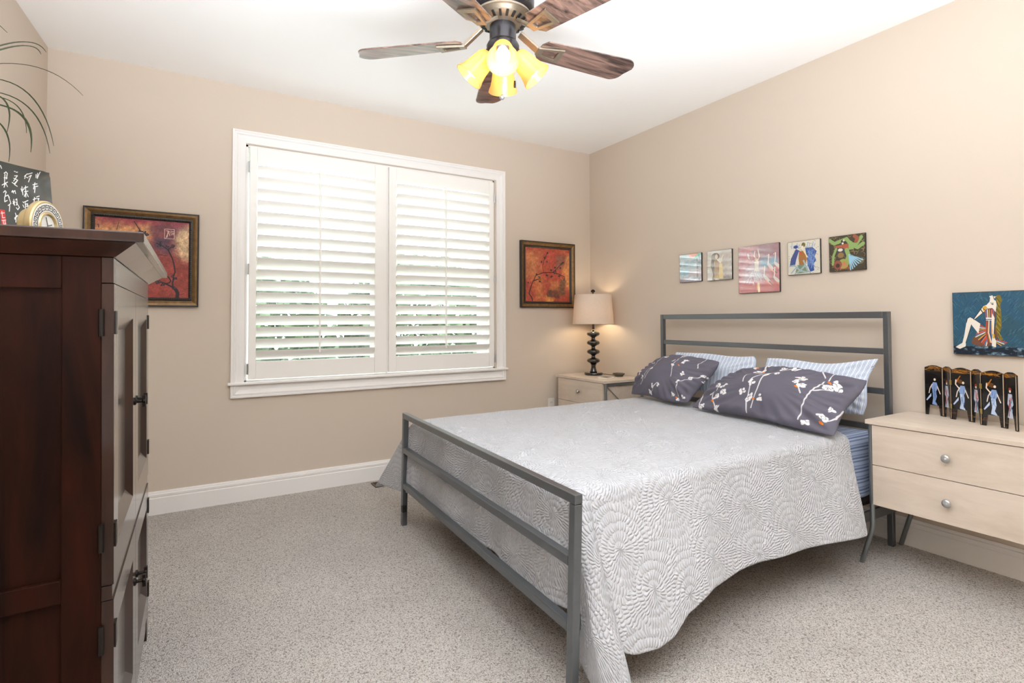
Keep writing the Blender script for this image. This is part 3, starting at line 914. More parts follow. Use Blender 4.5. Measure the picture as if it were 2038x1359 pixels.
def shade_mat(name, col, tcol, mixf, weave=True):
    mt = bpy.data.materials.new(name); mt.use_nodes = True; nt = mt.node_tree; nt.nodes.clear()
    out = nd(nt, 'ShaderNodeOutputMaterial'); mx = nd(nt, 'ShaderNodeMixShader')
    d = nd(nt, 'ShaderNodeBsdfDiffuse'); t = nd(nt, 'ShaderNodeBsdfTranslucent')
    d.inputs[0].default_value = col; t.inputs[0].default_value = tcol; mx.inputs[0].default_value = mixf
    nt.links.new(d.outputs[0], mx.inputs[1]); nt.links.new(t.outputs[0], mx.inputs[2])
    if weave:
        tc = nd(nt, 'ShaderNodeTexCoord'); mp = nd(nt, 'ShaderNodeMapping'); mp.inputs['Scale'].default_value = (30, 30, 320)
        n = nd(nt, 'ShaderNodeTexNoise'); n.inputs['Scale'].default_value = 1.5; n.inputs['Detail'].default_value = 4
        nt.links.new(tc.outputs['Object'], mp.inputs[0]); nt.links.new(mp.outputs[0], n.inputs['Vector'])
        r = nd(nt, 'ShaderNodeMixRGB'); r.inputs[1].default_value = tuple(c * .72 for c in col[:3]) + (1,); r.inputs[2].default_value = col
        nt.links.new(n.outputs['Fac'], r.inputs[0]); nt.links.new(r.outputs[0], d.inputs[0])
        nt.links.new(mx.outputs[0], out.inputs[0])
    else:
        g = nd(nt, 'ShaderNodeBsdfGlossy'); g.inputs['Roughness'].default_value = 0.25
        m2 = nd(nt, 'ShaderNodeMixShader'); m2.inputs[0].default_value = 0.06
        nt.links.new(mx.outputs[0], m2.inputs[1]); nt.links.new(g.outputs[0], m2.inputs[2]); nt.links.new(m2.outputs[0], out.inputs[0])
    return mt
M['linen'] = shade_mat('oatmeal_linen_shade', rgb(236, 228, 217), rgb(240, 216, 184), 0.22)
M['amber'] = shade_mat('amber_glass', rgb(232, 194, 120), rgb(244, 206, 130), 0.42, weave=False)
def emit_mat(name, col, s):
    mt = bpy.data.materials.new(name); mt.use_nodes = True; nt = mt.node_tree; nt.nodes.clear()
    out = nd(nt, 'ShaderNodeOutputMaterial'); e = nd(nt, 'ShaderNodeEmission'); e.inputs[0].default_value = col; e.inputs[1].default_value = s
    nt.links.new(e.outputs[0], out.inputs[0]); return mt
M['lamp_bulb'] = emit_mat('lit_lamp_bulb', (1.0, .80, .55, 1), LAMP_BULB)
M['fan_bulb'] = emit_mat('lit_fan_bulb', (1.0, .88, .68, 1), FAN_BULB)
lz(MB().lathe([(.180, .445), (.1805, .447), (.161, .700), (.1605, .702), (.158, .702), (.158, .699), (.177, .447), (.177, .445), (.180, .445)], 56, close=False), 'lamp_shade', M['linen'], smooth='auto')
b = MB()
for k in range(3):
    a = k * 2 * PI / 3 + .3; b.tube([(0, 0, .694), (.158 * math.cos(a), .158 * math.sin(a), .694)], .002, 6)
b.tube([(0, 0, .46), (.04, 0, .50), (.055, 0, .58), (.03, 0, .67), (0, 0, .694)], .0022, 6); b.tube([(0, 0, .46), (-.04, 0, .50), (-.055, 0, .58), (-.03, 0, .67), (0, 0, .694)], .0022, 6)
lz(b, 'harp', M['bronze'])
lz(MB().lathe([(.0, .694), (.006, .694), (.005, .712), (.006, .720), (.018, .728), (.019, .733), (.014, .742), (.006, .748), (.0, .749)], 24), 'finial', M['dark_iron'], smooth=True)
lz(MB().lathe([(.0, .470), (.013, .470), (.016, .49), (.028, .53), (.030, .55), (.024, .575), (.0, .585)], 20), 'bulb', M['lamp_bulb'], smooth=True)
lz(MB().tube([(.05, -.062, .012), (.09, -.11, .006), (.12, -.16, .004), (.150, -.19, .004), (.172, -.16, .004), (.176, -.05, .004)], .003, 8), 'cord', M['cord'])

b = MB().lathe([(.0, 0), (.034, 0), (.054, .022), (.056, .027), (.050, .027), (.032, .006), (.0, .006)], 6)
o = part('dish', MB().add([(x + 3.125, y + 3.475, z + NZ + .0005) for x, y, z in b.v], b.f), M['dish'], bevel=.0015); tag(o, 'small hexagonal olive dish on the nightstand beside the lamp', 'dish')
t = thing('coaster', (2.945, 3.425, NZ), 'flat square coaster with a dark centre at the front edge of the lamp nightstand', 'coaster', rotz=.12)
part('tile', MB().box(-.05, -.05, .0005, .05, .05, .008), M['white_dial'], t, world=False, bevel=.001)
part('picture', MB().box(-.034, -.034, .0082, .034, .034, .0088), M['bronze'], t, world=False)

# ================================================================== ceiling fan
FCX, FCY, FZ = 1.035, 1.800, 2.268
fan = thing('ceiling_fan', (FCX, FCY, CH), 'ceiling fan with five dark wooden blades and four lit amber glass shades', 'ceiling fan')
def fp(name, b, mat, par=fan, **k):
    bb = MB().add([(x, y, z + FZ - CH) for x, y, z in b.v], b.f)
    return part(name, bb, mat, par, world=False, **k)
fp('canopy', MB().lathe([(.0, CH - FZ - .0004), (.088, CH - FZ - .0004), (.090, .44), (.080, .36), (.066, .335), (.0, .335)], 40), M['bronze'], smooth='auto')
fp('motor_housing', MB().lathe([(.0, .334), (.066, .334), (.100, .30), (.118, .26), (.124, .21), (.1245, .150), (.1225, .118), (.116, .106), (.110, .100)], 48, close=False), M['bronze'], smooth='auto')
b = MB().lathe([(.110, .0998), (.111, .092), (.104, .088), (.099, .078), (.060, .058), (.0, .058)], 48, close=False)
ring = fp('motor_ring', b, M['bronze_light'], smooth='auto')
for k in range(20):
    a = 2 * PI * k / 20; ca, sa = math.cos(a), math.sin(a)
    b = MB().bar((.072 * ca, .072 * sa, .0615), (.094 * ca, .094 * sa, .0735), .009, .006)
    fp('vent_slot', b, M['black_plastic'], ring)
fp('switch_housing', MB().lathe([(.0, .0585), (.050, .0585), (.052, .03), (.052, -.005), (.058, -.010), (.064, -.022), (.062, -.050), (.050, -.068), (.0, -.072)], 40), M['bronze'], smooth='auto')
BL_MAT = wood('weathered_dark_blade', rgb(34, 22, 18), rgb(158, 124, 108), scale=2.6, stretch=(1.2, 14, 14), rough=0.35, coat=0.9, lo=.36, hi=.8)
for i in range(5):
    a = math.radians(-5 + 72 * i)
    Rz = Matrix.Rotation(a, 3, 'Z'); Rx = Matrix.Rotation(math.radians(BLADE_PITCH), 3, 'X')
    def bl(p): return tuple(Rz @ (Rx @ Vector((p[0], p[1], p[2]))))
    n = 10; outl = []
    r0, r1, w0, w1 = .160, .612, .056, .070
    outl += [(r0, -w0 * .55), (r0 + .02, -w0)]
    for k in range(7):
        q = -PI / 2 + k * PI / 2 / 6 * 1.0
        outl.append((r1 - .05 + .05 * math.cos(q), -w1 + .05 + .05 * math.sin(q)))
    for k in range(7):
        q = k * PI / 2 / 6
        outl.append((r1 - .02 - .05 + .05 * math.cos(q) + .0, w1 - .05 + .05 * math.sin(q)))
    outl += [(r0 + .02, w0), (r0, w0 * .55)]
    b = MB().prism(outl, lambda x, y: bl((x, y, -.003)), lambda x, y: bl((x, y, .003)))
    blade = fp('blade', b, BL_MAT, bevel=.0015)
    b = MB()
    # arm from the motor and an open tapering plate under the blade
    b.add(*(lambda q: (q.v, q.f))(MB().bar((.080, 0, .052), (.158, 0, -.006), .030, .012)))
    outer = [(.150, -.020), (.262, -.040), (.262, .040), (.150, .020)]; inner = [(.176, -.012), (.240, -.022), (.240, .022), (.176, .012)]
    vs = [(x, y, z) for z in (-.012, -.0035) for x, y in outer + inner]
    fs = []
    for k in range(4):
        j = (k + 1) % 4
        fs += [(k, j, 4 + j, 4 + k), (8 + k, 12 + k, 12 + j, 8 + j), (k, 8 + k, 8 + j, j), (4 + k, 4 + j, 12 + j, 12 + k)]
    b.add(vs, fs)
    b.v = [bl(p) for p in b.v]
    fp('blade_iron', b, M['bronze_light'], blade, bevel=.002)
SH = [(.0185, 0), (.030, .006), (.038, .020), (.0425, .045), (.046, .075), (.052, .100), (.058, .114), (.0605, .122)]
for k in range(4):
    a = math.radians(240 + 90 * k); el = math.radians(SHADE_TILT)
    ax = Vector((math.cos(a) * math.sin(el), math.sin(a) * math.sin(el), -math.cos(el)))
    xx = Vector((-math.sin(a), math.cos(a), 0)); yy = ax.cross(xx)
    R = Matrix((xx, yy, ax)).transposed()
    o0 = Vector((math.cos(a) * .052, math.sin(a) * .052, -.052))
    fit = fp('light_socket', MB().lathe([(.0, -.030), (.017, -.028), (.022, -.010), (.022, .010), (.0, .010)], 20, o0, R), M['bronze'], smooth='auto')
    inner = [(r - .0028, z) for r, z in SH[::-1]]
    sh = fp('glass_shade', MB().lathe(SH + inner, 36, o0, R, close=False), M['amber'], smooth='auto')
    b = MB().lathe([(.0, .0105), (.013, .0105), (.015, .03), (.023, .050), (.0265, .070), (.0265, .088), (.021, .104), (.008, .110), (.0, .110)], 20, o0, R)
    fp('bulb', b, M['fan_bulb'], sh, smooth=True)
def chain(x, y, z0, z1, fob):
    b = MB()
    n = int((z0 - z1) / .006)
    for i in range(n):
        z = z0 - i * .006
        b.lathe([(.0, -.0022), (.0018, -.0012), (.0022, 0), (.0018, .0012), (.0, .0022)], 6, (x, y, z))
    ch = fp('pull_chain', b, M['brass'])
    if fob == 'ball': q = MB().lathe([(.0, .010), (.004, .009), (.008, .004), (.0095, -.001), (.008, -.006), (.004, -.0095), (.0, -.010)], 16, (x, y, z1))
    else: q = MB().lathe([(.0, .014), (.0035, .013), (.0045, .0), (.0045, -.012), (.0, -.013)], 12, (x, y, z1))
    fp('fob', q, M['nickel'] if fob == 'ball' else M['black_plastic'], ch, smooth=True)
chain(-.030, -.045, -.060, -.245, 'ball')
chain(.030, -.040, -.060, -.180, 'rod')

# ================================================================== armoire
AH = 1.367
arm = thing('armoire', (-.4335, 1.98, 0), 'dark mahogany armoire with four panelled doors and a flared crown', 'armoire', rotz=math.radians(-.3))
arm.rotation_euler = (0, math.radians(-.65), math.radians(-.3))
XF[arm.name] = Matrix.Translation(arm.location) @ arm.rotation_euler.to_matrix().to_4x4()
def ap(name, b, mat, par=arm, **k): return part(name, b, mat, par, world=False, **k)
AX0, AX1, AW = -.30, .278, .50           # carcass back, carcass front; doors reach .30
# carcass: side frames with a recessed panel
for sy in (-1, 1):
    b = MB(); y0, y1 = (-AW, -AW + .022) if sy < 0 else (AW - .022, AW)
    b.box(AX1 - .068, y0, .0, AX1, y1, 1.315); b.box(AX0, y0, .0, AX0 + .068, y1, 1.315)
    b.box(AX0 + .068, y0, 1.245, AX1 - .068, y1, 1.315); b.box(AX0 + .068, y0, .575, AX1 - .068, y1, .625); b.box(AX0 + .068, y0, .045, AX1 - .068, y1, .12)
    ap('side_frame', b, M['mahogany'], bevel=.002)
for sy in (-1, 1):
    b = MB(); y0, y1 = (-AW + .012, -AW + .02) if sy < 0 else (AW - .02, AW - .012)
    b.box(AX0 + .06, y0, .11, AX1 - .06, y1, .58); b.box(AX0 + .06, y0, .62, AX1 - .06, y1, 1.25)
    ap('side_panel', b, M['mahogany'])
ap('carcass', MB().box(AX0 + .001, -AW + .024, .09, AX1 - .001, AW - .024, 1.31), M['mahogany'])
ap('frieze', MB().box(AX1 + .0005, -AW, 1.258, AX1 + .022, AW, 1.3145), M['mahogany_front'], bevel=.001)
ap('divider_rail', MB().box(AX1 + .0005, -AW, .562, AX1 + .020, AW, .592), M['mahogany_front'], bevel=.001)
b = MB().box(AX1 + .0005, -AW, .0, AX1 + .022, -AW + .07, .085).box(AX1 + .0005, AW - .07, .0, AX1 + .022, AW, .085).box(AX1 + .0005, -AW + .07, .045, AX1 + .020, AW - .07, .085)
ap('plinth', b, M['mahogany_front'], bevel=.001)
# crown: sloping cove and top slab
def frus(b, x0, x1, y, z0, X0, X1, Y, z1):
    return b.add([(x0, -y, z0), (x1, -y, z0), (x1, y, z0), (x0, y, z0), (X0, -Y, z1), (X1, -Y, z1), (X1, Y, z1), (X0, Y, z1)],
                 [(0, 3, 2, 1), (4, 5, 6, 7), (0, 1, 5, 4), (1, 2, 6, 5), (2, 3, 7, 6), (3, 0, 4, 7)])
crown = ap('crown', frus(MB(), AX0, AX1 + .026, AW + .006, 1.3155, AX0, AX1 + .066, AW + .046, 1.344), M['mahogany_front'])
ap('top_slab', MB().box(AX0, -AW - .060, 1.3445, AX1 + .082, AW + .060, AH), M['mahogany_front'], bevel=.003)
def door(y0, y1, z0, z1, hy, hz, ky, kz):
    """framed door with bevelled recess; hy: hinge side y"""
    x0, x1 = AX1 + .0006, AX1 + .0225
    s = .075; bv = .030; xr = x1 - .016
    def ring(y, z, Y, Z, x): return [(x, y, z), (x, Y, z), (x, Y, Z), (x, y, Z)]
    vs = ring(y0, z0, y1, z1, x0) + ring(y0, z0, y1, z1, x1) + ring(y0 + s, z0 + s, y1 - s, z1 - s, x1) + ring(y0 + s + bv, z0 + s + bv, y1 - s - bv, z1 - s - bv, xr)
    fs = [(3, 2, 1, 0)]
    for r in range(3):
        for k in range(4):
            j = (k + 1) % 4
            fs.append((4 * r + k, 4 * r + j, 4 * r + 4 + j, 4 * r + 4 + k))
    fs.append((12, 13, 14, 15))
    d = ap('door', MB().add(vs, fs), M['mahogany_front'])
    sg = 1 if hy < 0 else -1
    for z in hz:
        b = MB().tube([(x1 - .004 - .018, hy - sg * .006, z - .030), (x1 - .004 - .018, hy - sg * .006, z + .030)], .0055, 10)
        b.box(x1 + .0003, hy + sg * .004 if sg > 0 else hy - .030, z - .026, x1 + .0035, hy + .030 if sg > 0 else hy - .004, z + .026)
        ap('hinge', b, M['dark_iron'], d)
    R = Matrix(((0, 0, 1), (0, 1, 0), (-1, 0, 0)))
    b = MB().lathe([(.011, 0), (.011, .003), (.005, .006), (.005, .018), (.009, .022), (.009, .027), (.0, .029)], 16, (x1, ky, kz), R)
    b.box(x1 + .019, ky - .006, kz - .017, x1 + .028, ky + .006, kz + .017)
    ap('knob', b, M['dark_iron'], d, smooth='auto')
    return d
door(-AW + .002, -.0015, .594, 1.256, -AW + .002, (.70, 1.17), -.030, .935)
door(.0015, AW - .002, .594, 1.256, AW - .002, (.70, 1.17), .030, .935)
door(-AW + .002, -.0015, .088, .560, -AW + .002, (.17, .48), -.030, .405)
door(.0015, AW - .002, .088, .560, AW - .002, (.17, .48), .030, .405)

TOPZ = AH + .0025
# black calligraphy plate -------------------------------------------------------------
def plate():
    pd = Vector((.573, .82, 0)); pn = Vector((.82, -.573, 0)); W_, H_ = .36, .285
    right = Vector((-.372, 2.212, TOPZ))
    c0 = right - pd * W_ / 2
    t = thing('decorative_plate', tuple(c0), 'black square plate with white brush calligraphy and a red seal, standing on the armoire', 'plate')
    c = Canvas(576, 456, (74, 76, 72))
    n = c.fbm(3, 4); c.a *= (0.8 + .35 * n)[..., None]
    # visible right part of the plate: crop rectangle -> plate uv
    f0 = homog(((-60, 30), (940, 300), (1075, 1260), (-60, 1190)))
    def f(x, y):
        u, v = f0(x, y); return (.545 + .455 * u, v)
    W3 = (238, 238, 236)
    S = [[(15,95),(50,130)], [(115,190),(150,180),(180,200),(170,260)], [(120,240),(185,250)], [(75,315),(195,295)], [(135,200),(130,330)], [(150,300),(115,345)], [(150,300),(190,345)],
         [(95,400),(135,385),(160,405)], [(150,400),(120,450),(190,440),(215,470)], [(110,455),(100,510),(160,500)], [(190,440),(235,540),(170,560)], [(205,560),(180,630)],
         [(310,195),(330,200)], [(350,210),(375,212)], [(330,245),(385,250),(320,300)], [(320,270),(400,300)], [(290,310),(330,330),(400,300),(340,340),(395,365)], [(275,415),(300,400),(310,430)], [(300,420),(345,405),(355,440)],
         [(285,520),(300,560)], [(305,500),(310,570)], [(280,545),(330,530)], [(345,510),(370,500),(370,560),(345,570)], [(350,540),(410,600),(370,625),(345,600)],
         [(310,660),(325,700),(280,720)], [(285,735),(350,690)], [(320,690),(300,770)], [(345,700),(400,690),(415,750),(360,770),(345,730)], [(325,865),(370,850),(385,890),(340,905),(320,870)], [(350,850),(345,900)],
         [(520,275),(560,255)], [(540,265),(530,300)], [(570,260),(645,258)], [(600,290),(640,280),(610,345)], [(560,290),(590,300)],
         [(470,400),(500,450)], [(490,380),(500,470)], [(480,425),(530,410)], [(525,400),(600,395)], [(560,380),(555,500)], [(535,440),(600,440)], [(560,450),(525,490)], [(565,450),(600,500)],
         [(490,545),(510,560)], [(485,580),(505,610)], [(520,550),(590,540)], [(530,580),(580,575),(575,625)], [(540,560),(530,630)], [(550,600),(600,600)], [(475,675),(580,675)], [(530,680),(545,710)],
         [(720,285),(735,320)], [(740,275),(760,330),(775,270)], [(690,385),(760,385)], [(725,370),(700,430)], [(720,410),(770,410)], [(725,420),(715,470)], [(685,540),(740,535)], [(710,520),(700,570)], [(745,520),(790,515)],
         [(755,540),(785,540),(760,580)], [(730,580),(795,590)], [(735,660),(810,650)], [(750,640),(755,740)], [(790,640),(785,740)], [(750,690),(790,685)], [(715,745),(815,740)], [(795,800),(805,830)]]
    for s in S: c.line([f(*p) for p in s], .0068, W3)
    c.poly([f(-40, 590), f(75, 605), f(90, 850), f(-40, 850)], (205, 58, 58))
    for s in ([(-20,640),(60,640)], [(5,620),(5,700),(60,700)], [(-20,730),(70,730)], [(10,730),(10,830)], [(50,740),(55,820)], [(10,780),(60,780)]):
        c.line([f(*p) for p in s], .006, (235, 225, 220))
    for k in range(5):
        x0 = .06 + .085 * k
        for r in range(5):
            y = .12 + .16 * r
            for q in range(4): c.line([(x0 + RNG.random() * .05, y + RNG.random() * .1), (x0 + RNG.random() * .05, y + RNG.random() * .1)], .008, W3)
    mt = image_mat('plate_glaze', c.image('plate_print'), rough=.22, coat=.4)
    N = 30; vs = []; uv = []
    lean = math.tan(math.radians(9))
    for sd in (0, 1):
        for i in range(N + 1):
            for j in range(N + 1):
                u, v = i / N * 2 - 1, j / N * 2 - 1
                # squared outline with soft corners and a slightly dished centre
                pinch_u = 1 - .035 * (1 - v * v); pinch_v = 1 - .035 * (1 - u * u)
                x = u * pinch_u * W_ / 2; z = v * pinch_v * H_ / 2
                rr = max(abs(u), abs(v)); cr = min(abs(u), abs(v))
                if rr > .93 and cr > .93: x *= .985; z *= .985
                dish = .016 * rr ** 4
                zz = z + H_ / 2 * pinch_v
                p = Vector((0, 0, zz + .0005)) + pd * x + pn * (dish - zz * lean - (.006 if sd else 0))
                vs.append(p); uv.append(((u + 1) / 2, (v + 1) / 2))
    fs = []; m = (N + 1) ** 2
    for i in range(N):
        for j in range(N):
            a = i * (N + 1) + j
            fs.append((a, a + 1, a + N + 2, a + N + 1)); fs.append((m + a, m + a + N + 1, m + a + N + 2, m + a + 1))
    edge = [i * (N + 1) for i in range(N + 1)] + [N * (N + 1) + j for j in range(1, N + 1)] + [i * (N + 1) + N for i in range(N - 1, -1, -1)] + [j for j in range(N - 1, 0, -1)]
    for a, b_ in zip(edge, edge[1:] + edge[:1]): fs.append((a, b_, m + b_, m + a))
    part('plate', MB().add(vs, fs), mt, t, world=False, smooth='auto', uv=uv)
    # easel behind
    b = MB()
    for s in (-.07, .07):
        b.tube([pd * s + pn * .03 + Vector((0, 0, .006)), pd * s - pn * .03 + Vector((0, 0, .006)), pd * s - pn * .058 + Vector((0, 0, .17))], .004, 8)
        b.tube([pd * s + pn * .03 + Vector((0, 0, .006)), pd * s + pn * .032 + Vector((0, 0, .025))], .004, 8)
    b.tube([pd * -.07 - pn * .03 + Vector((0, 0, .006)), pd * .07 - pn * .03 + Vector((0, 0, .006))], .004, 8)
    part('easel', b, M['black_plastic'], t, world=False)
plate()

# round brass clock -------------------------------------------------------------------
def clock():
    cx, cy = -.355, 1.925; ang = math.radians(-21); R0 = .068
    n = Vector((math.cos(ang), math.sin(ang), 0)); s = Vector((-n.y, n.x, 0)); up = Vector((0, 0, 1))
    R = Matrix((s, up, n)).transposed()
    ctr = Vector((cx, cy, TOPZ + R0 + .002))
    t = thing('desk_clock', (cx, cy, TOPZ), 'round brass clock with a white Greek key ring, in front of the black plate', 'clock')
    def kp(name, b, mat, par=t, **k): return part(name, b, mat, par, **k)
    kp('case', MB().lathe([(.0, -.034), (.045, -.034), (.047, -.030), (.047, -.006), (.066, -.005), (R0, -.002), (R0, .010), (R0 - .003, .013), (R0 - .006, .0125), (.038, .0125), (.036, .016), (.032, .016), (.030, .010), (.0, .0095)], 56, ctr, R), M['brass'], smooth='auto')
    def ringm(r0, r1, z): return MB().lathe([(r0, z), (r1, z), (r1, z + .0006), (r0, z + .0006), (r0, z)], 72, ctr, R, close=False)
    kp('key_ring', ringm(.039, .0615, .0128), M['white_dial'])
    b = MB(); K = 20
    for k in range(K):
        a0 = 2 * PI * k / K; da = 2 * PI / K
        P = [(0, .044), (0, .057), (.72, .057), (.72, .049), (.36, .049), (.36, .053)]
        pts = [(a0 + q * da, r) for q, r in P]
        pts.append((a0 + da, .044)); 
        loc = [ctr + R @ Vector((r * math.cos(a), r * math.sin(a), .0138)) for a, r in pts]
        for p, q in zip(loc[:5], loc[1:6]): b.bar(p, q, .0016, .0008, up=n)
        b.bar(loc[0], loc[6], .0016, .0008, up=n)
    kp('key_pattern', b, M['black_lacquer'])
    kp('dial', MB().lathe([(.0, .0098), (.0295, .0098), (.0295, .0104), (.0, .0104)], 40, ctr, R), M['white_dial'])
    b = MB(); b.bar(ctr + n * .0115, ctr + n * .0115 + s * .018 + up * .006, .0022, .001, up=n); kp('hour_hand', b, M['black_lacquer'])
    b = MB(); b.bar(ctr + n * .0125, ctr + n * .0125 - s * .008 + up * .023, .0016, .001, up=n); kp('minute_hand', b, M['black_lacquer'])
    b = MB()
    for q in (-.03, .03):
        p = ctr + s * q - up * (R0 - .002); b.tube([p - n * .028 + up * .028, p - n * .028 - up * .0035], .005, 10)
    kp('foot', b, M['brass'])
clock()

# spiky plant -------------------------------------------------------------------------
def plant():
    px, py = -.64, 1.66
    t = thing('potted_plant', (px, py, TOPZ), 'spiky plant with thin arching leaves on the armoire at the left edge', 'plant')
    part('pot', MB().lathe([(.0, 0), (.052, 0), (.056, .006), (.078, .11), (.084, .118), (.084, .135), (.076, .135), (.070, .115), (.0, .112)], 36, (px, py, TOPZ + .0005)), M['pot'], t, smooth='auto')
    part('soil', MB().lathe([(.0, .113), (.070, .1155), (.0, .121)], 24, (px, py, TOPZ)), M['soil'], t)
    base = Vector((px, py, TOPZ + .118))
    part('stem', MB().tube([base - Vector((0, 0, .005)), base + Vector((.01, .01, .06)), base + Vector((.02, .03, .12))], [.014, .012, .009], 12), M['bark'], t)
    b0 = base + Vector((.02, .03, .11))
    def leaf(mid, tip, w, mid2=None):
        m_ = Vector(mid); tp = Vector(tip); n = 22; b = MB()
        # quadratic passing through mid at t=.5
        ctrl = m_ * 2 - (b0 + tp) * .5
        pts = [b0 * (1 - q) ** 2 + ctrl * 2 * q * (1 - q) + tp * q * q for q in [k / n for k in range(n + 1)]]
        vs = []
        for k, p in enumerate(pts):
            tg = (pts[min(k + 1, n)] - pts[max(k - 1, 0)]).normalized()
            sd = tg.cross(Vector((0, 0, 1)))
            sd = sd.normalized() if sd.length > 1e-4 else Vector((1, 0, 0))
            nm = sd.cross(tg).normalized()
            q = k / n; ww = w * (min(1, .45 + q * 2.2)) * (1 - q ** 2.2) + .0006
            vs += [p - sd * ww + nm * ww * .35, p, p + sd * ww + nm * ww * .35, p - nm * .0008]
        fs = []
        for k in range(n):
            a = 4 * k
            fs += [(a, a + 1, a + 5, a + 4), (a + 1, a + 2, a + 6, a + 5), (a + 2, a + 3, a + 7, a + 6), (a + 3, a, a + 4, a + 7)]
        b.add(vs, fs)
        part('leaf', b, M['leaf'], t, smooth=True)
    leaf((-.443, 1.92, 1.868), (-.319, 2.25, 1.928 - .0), .0030)
    leaf((-.431, 1.86, 1.803), (-.374, 2.15, 1.722), .0035)
    leaf((-.430, 1.86, 1.768), (-.374, 2.10, 1.685), .0033)
    leaf((-.425, 1.83, 1.727), (-.388, 1.95, 1.645), .0060)
    leaf((-.440, 1.84, 1.876), (-.372, 2.02, 1.960), .0070)
    leaf((-.428, 1.79, 1.846), (-.372, 1.96, 1.928), .0075)
    leaf((-.53, 1.76, 1.90), (-.430, 1.90, 1.946), .0060)
    leaf((-.450, 1.80, 1.690), (-.433, 1.95, 1.612), .0033)
    leaf((-.445, 1.80, 1.745), (-.427, 1.90, 1.677), .0035)
    leaf((-.440, 1.82, 1.745), (-.400, 1.96, 1.700), .0025)
    for k in range(16):
        a = PI * .62 + k * PI * 1.30 / 16; r = .18 + .12 * RNG.random()
        h = .14 + .2 * RNG.random()
        tip = b0 + Vector((r * math.cos(a), r * math.sin(a), h - .16 - .1 * RNG.random()))
        mid = b0 + Vector((r * .55 * math.cos(a), r * .55 * math.sin(a), h))
        if tip.x < lwx(tip.y) + .02: tip.x = lwx(tip.y) + .02
        leaf(tuple(mid), tuple(tip), .005)
plant()

# ================================================================== framed pictures on the window wall
def wall_picture(x0, z0, size, im_mat, label):
    s = size; x1, z1 = x0 + s, z0 + s; y = BY - .0005
    t = thing('framed_picture', (x0 + s / 2, BY - .015, z0), label, 'picture', group='framed blossom pictures')
    def ringbox(a0, d0, a1, d1, a2, d2, name, mat, a3=None):
        """frame band between insets a0..a2 with depths d"""
        b = MB(); prof = [(a0, 0), (a0, d0), (a1, d1), (a2, d2), (a2, 0)]
        vs = []; n = len(prof)
        for cx_, cz_, sx, sz in ((x0, z0, 1, 1), (x0, z1, 1, -1), (x1, z1, -1, -1), (x1, z0, -1, 1)):
            for a, d in prof: vs.append((cx_ + sx * a, y - d, cz_ + sz * a))
        fs = []
        for i in range(4):
            j = (i + 1) % 4
            for k in range(n):
                l = (k + 1) % n; fs.append((i * n + k, i * n + l, j * n + l, j * n + k))
        return part(name, b.add(vs, fs), mat, t)
    fr = ringbox(0, .026, .004, .030, .009, .029, 'frame', M['frame_black'])
    ringbox(.0092, .028, .020, .026, .036, .016, 'gilt_moulding', M['gilt'])
    bd = ringbox(.0362, .018, .045, .019, .055, .012, 'beaded_liner', M['frame_black'])
    b = MB(); step = .0115; n = int((s - .09) / step)
    for k in range(n):
        q = .045 + (k + .5) * (s - .09) / n
        for (xx, zz) in ((x0 + q, z0 + .0455), (x0 + q, z1 - .0455), (x0 + .0455, z0 + q), (x1 - .0455, z0 + q)):
            b.lathe([(.0, -.0042), (.0036, -.002), (.0042, 0), (.0036, .002), (.0, .0042)], 6, (xx, y - .0195, zz))
    part('bead', b, M['bead'], bd, smooth=True)['kind'] = 'stuff'
    b = MB(); a = .0552
    b.add([(x0 + a, y - .010, z0 + a), (x1 - a, y - .010, z0 + a), (x1 - a, y - .010, z1 - a), (x0 + a, y - .010, z1 - a),
           (x0 + a, y, z0 + a), (x1 - a, y, z0 + a), (x1 - a, y, z1 - a), (x0 + a, y, z1 - a)],
          [(0, 1, 2, 3), (7, 6, 5, 4), (0, 4, 5, 1), (1, 5, 6, 2), (2, 6, 7, 3), (3, 7, 4, 0)])
    part('print', b, im_mat, t, uv=[(0, 0), (1, 0), (1, 1), (0, 1)] * 2)
M['frame_black'] = plain('black_frame_wood', rgb(34, 28, 25), rough=.4)
M['gilt'] = plain('antique_gilt', rgb(122, 94, 58), rough=.42, metal=.5, noise=.6, nscale=45)
M['bead'] = plain('dark_bronze_beads', rgb(78, 70, 62), rough=.4, metal=.5)
DK = (46, 36, 44)
def blossoms(c, f, branches, flowers, rg):
    for wd, s in branches: c.line([f(*p) for p in s], wd * 1.35, DK)
    for p in flowers:
        u, v = f(*p)
        for k in range(4): c.ell(u + rg.uniform(-.014, .014), v + rg.uniform(-.014, .014), rg.uniform(.010, .020), rg.uniform(.008, .014), (50 + rg.randint(-10, 20), 42, 50), rg.uniform(0, 3))
        c.ell(u, v, .006, .006, (110, 84, 84))
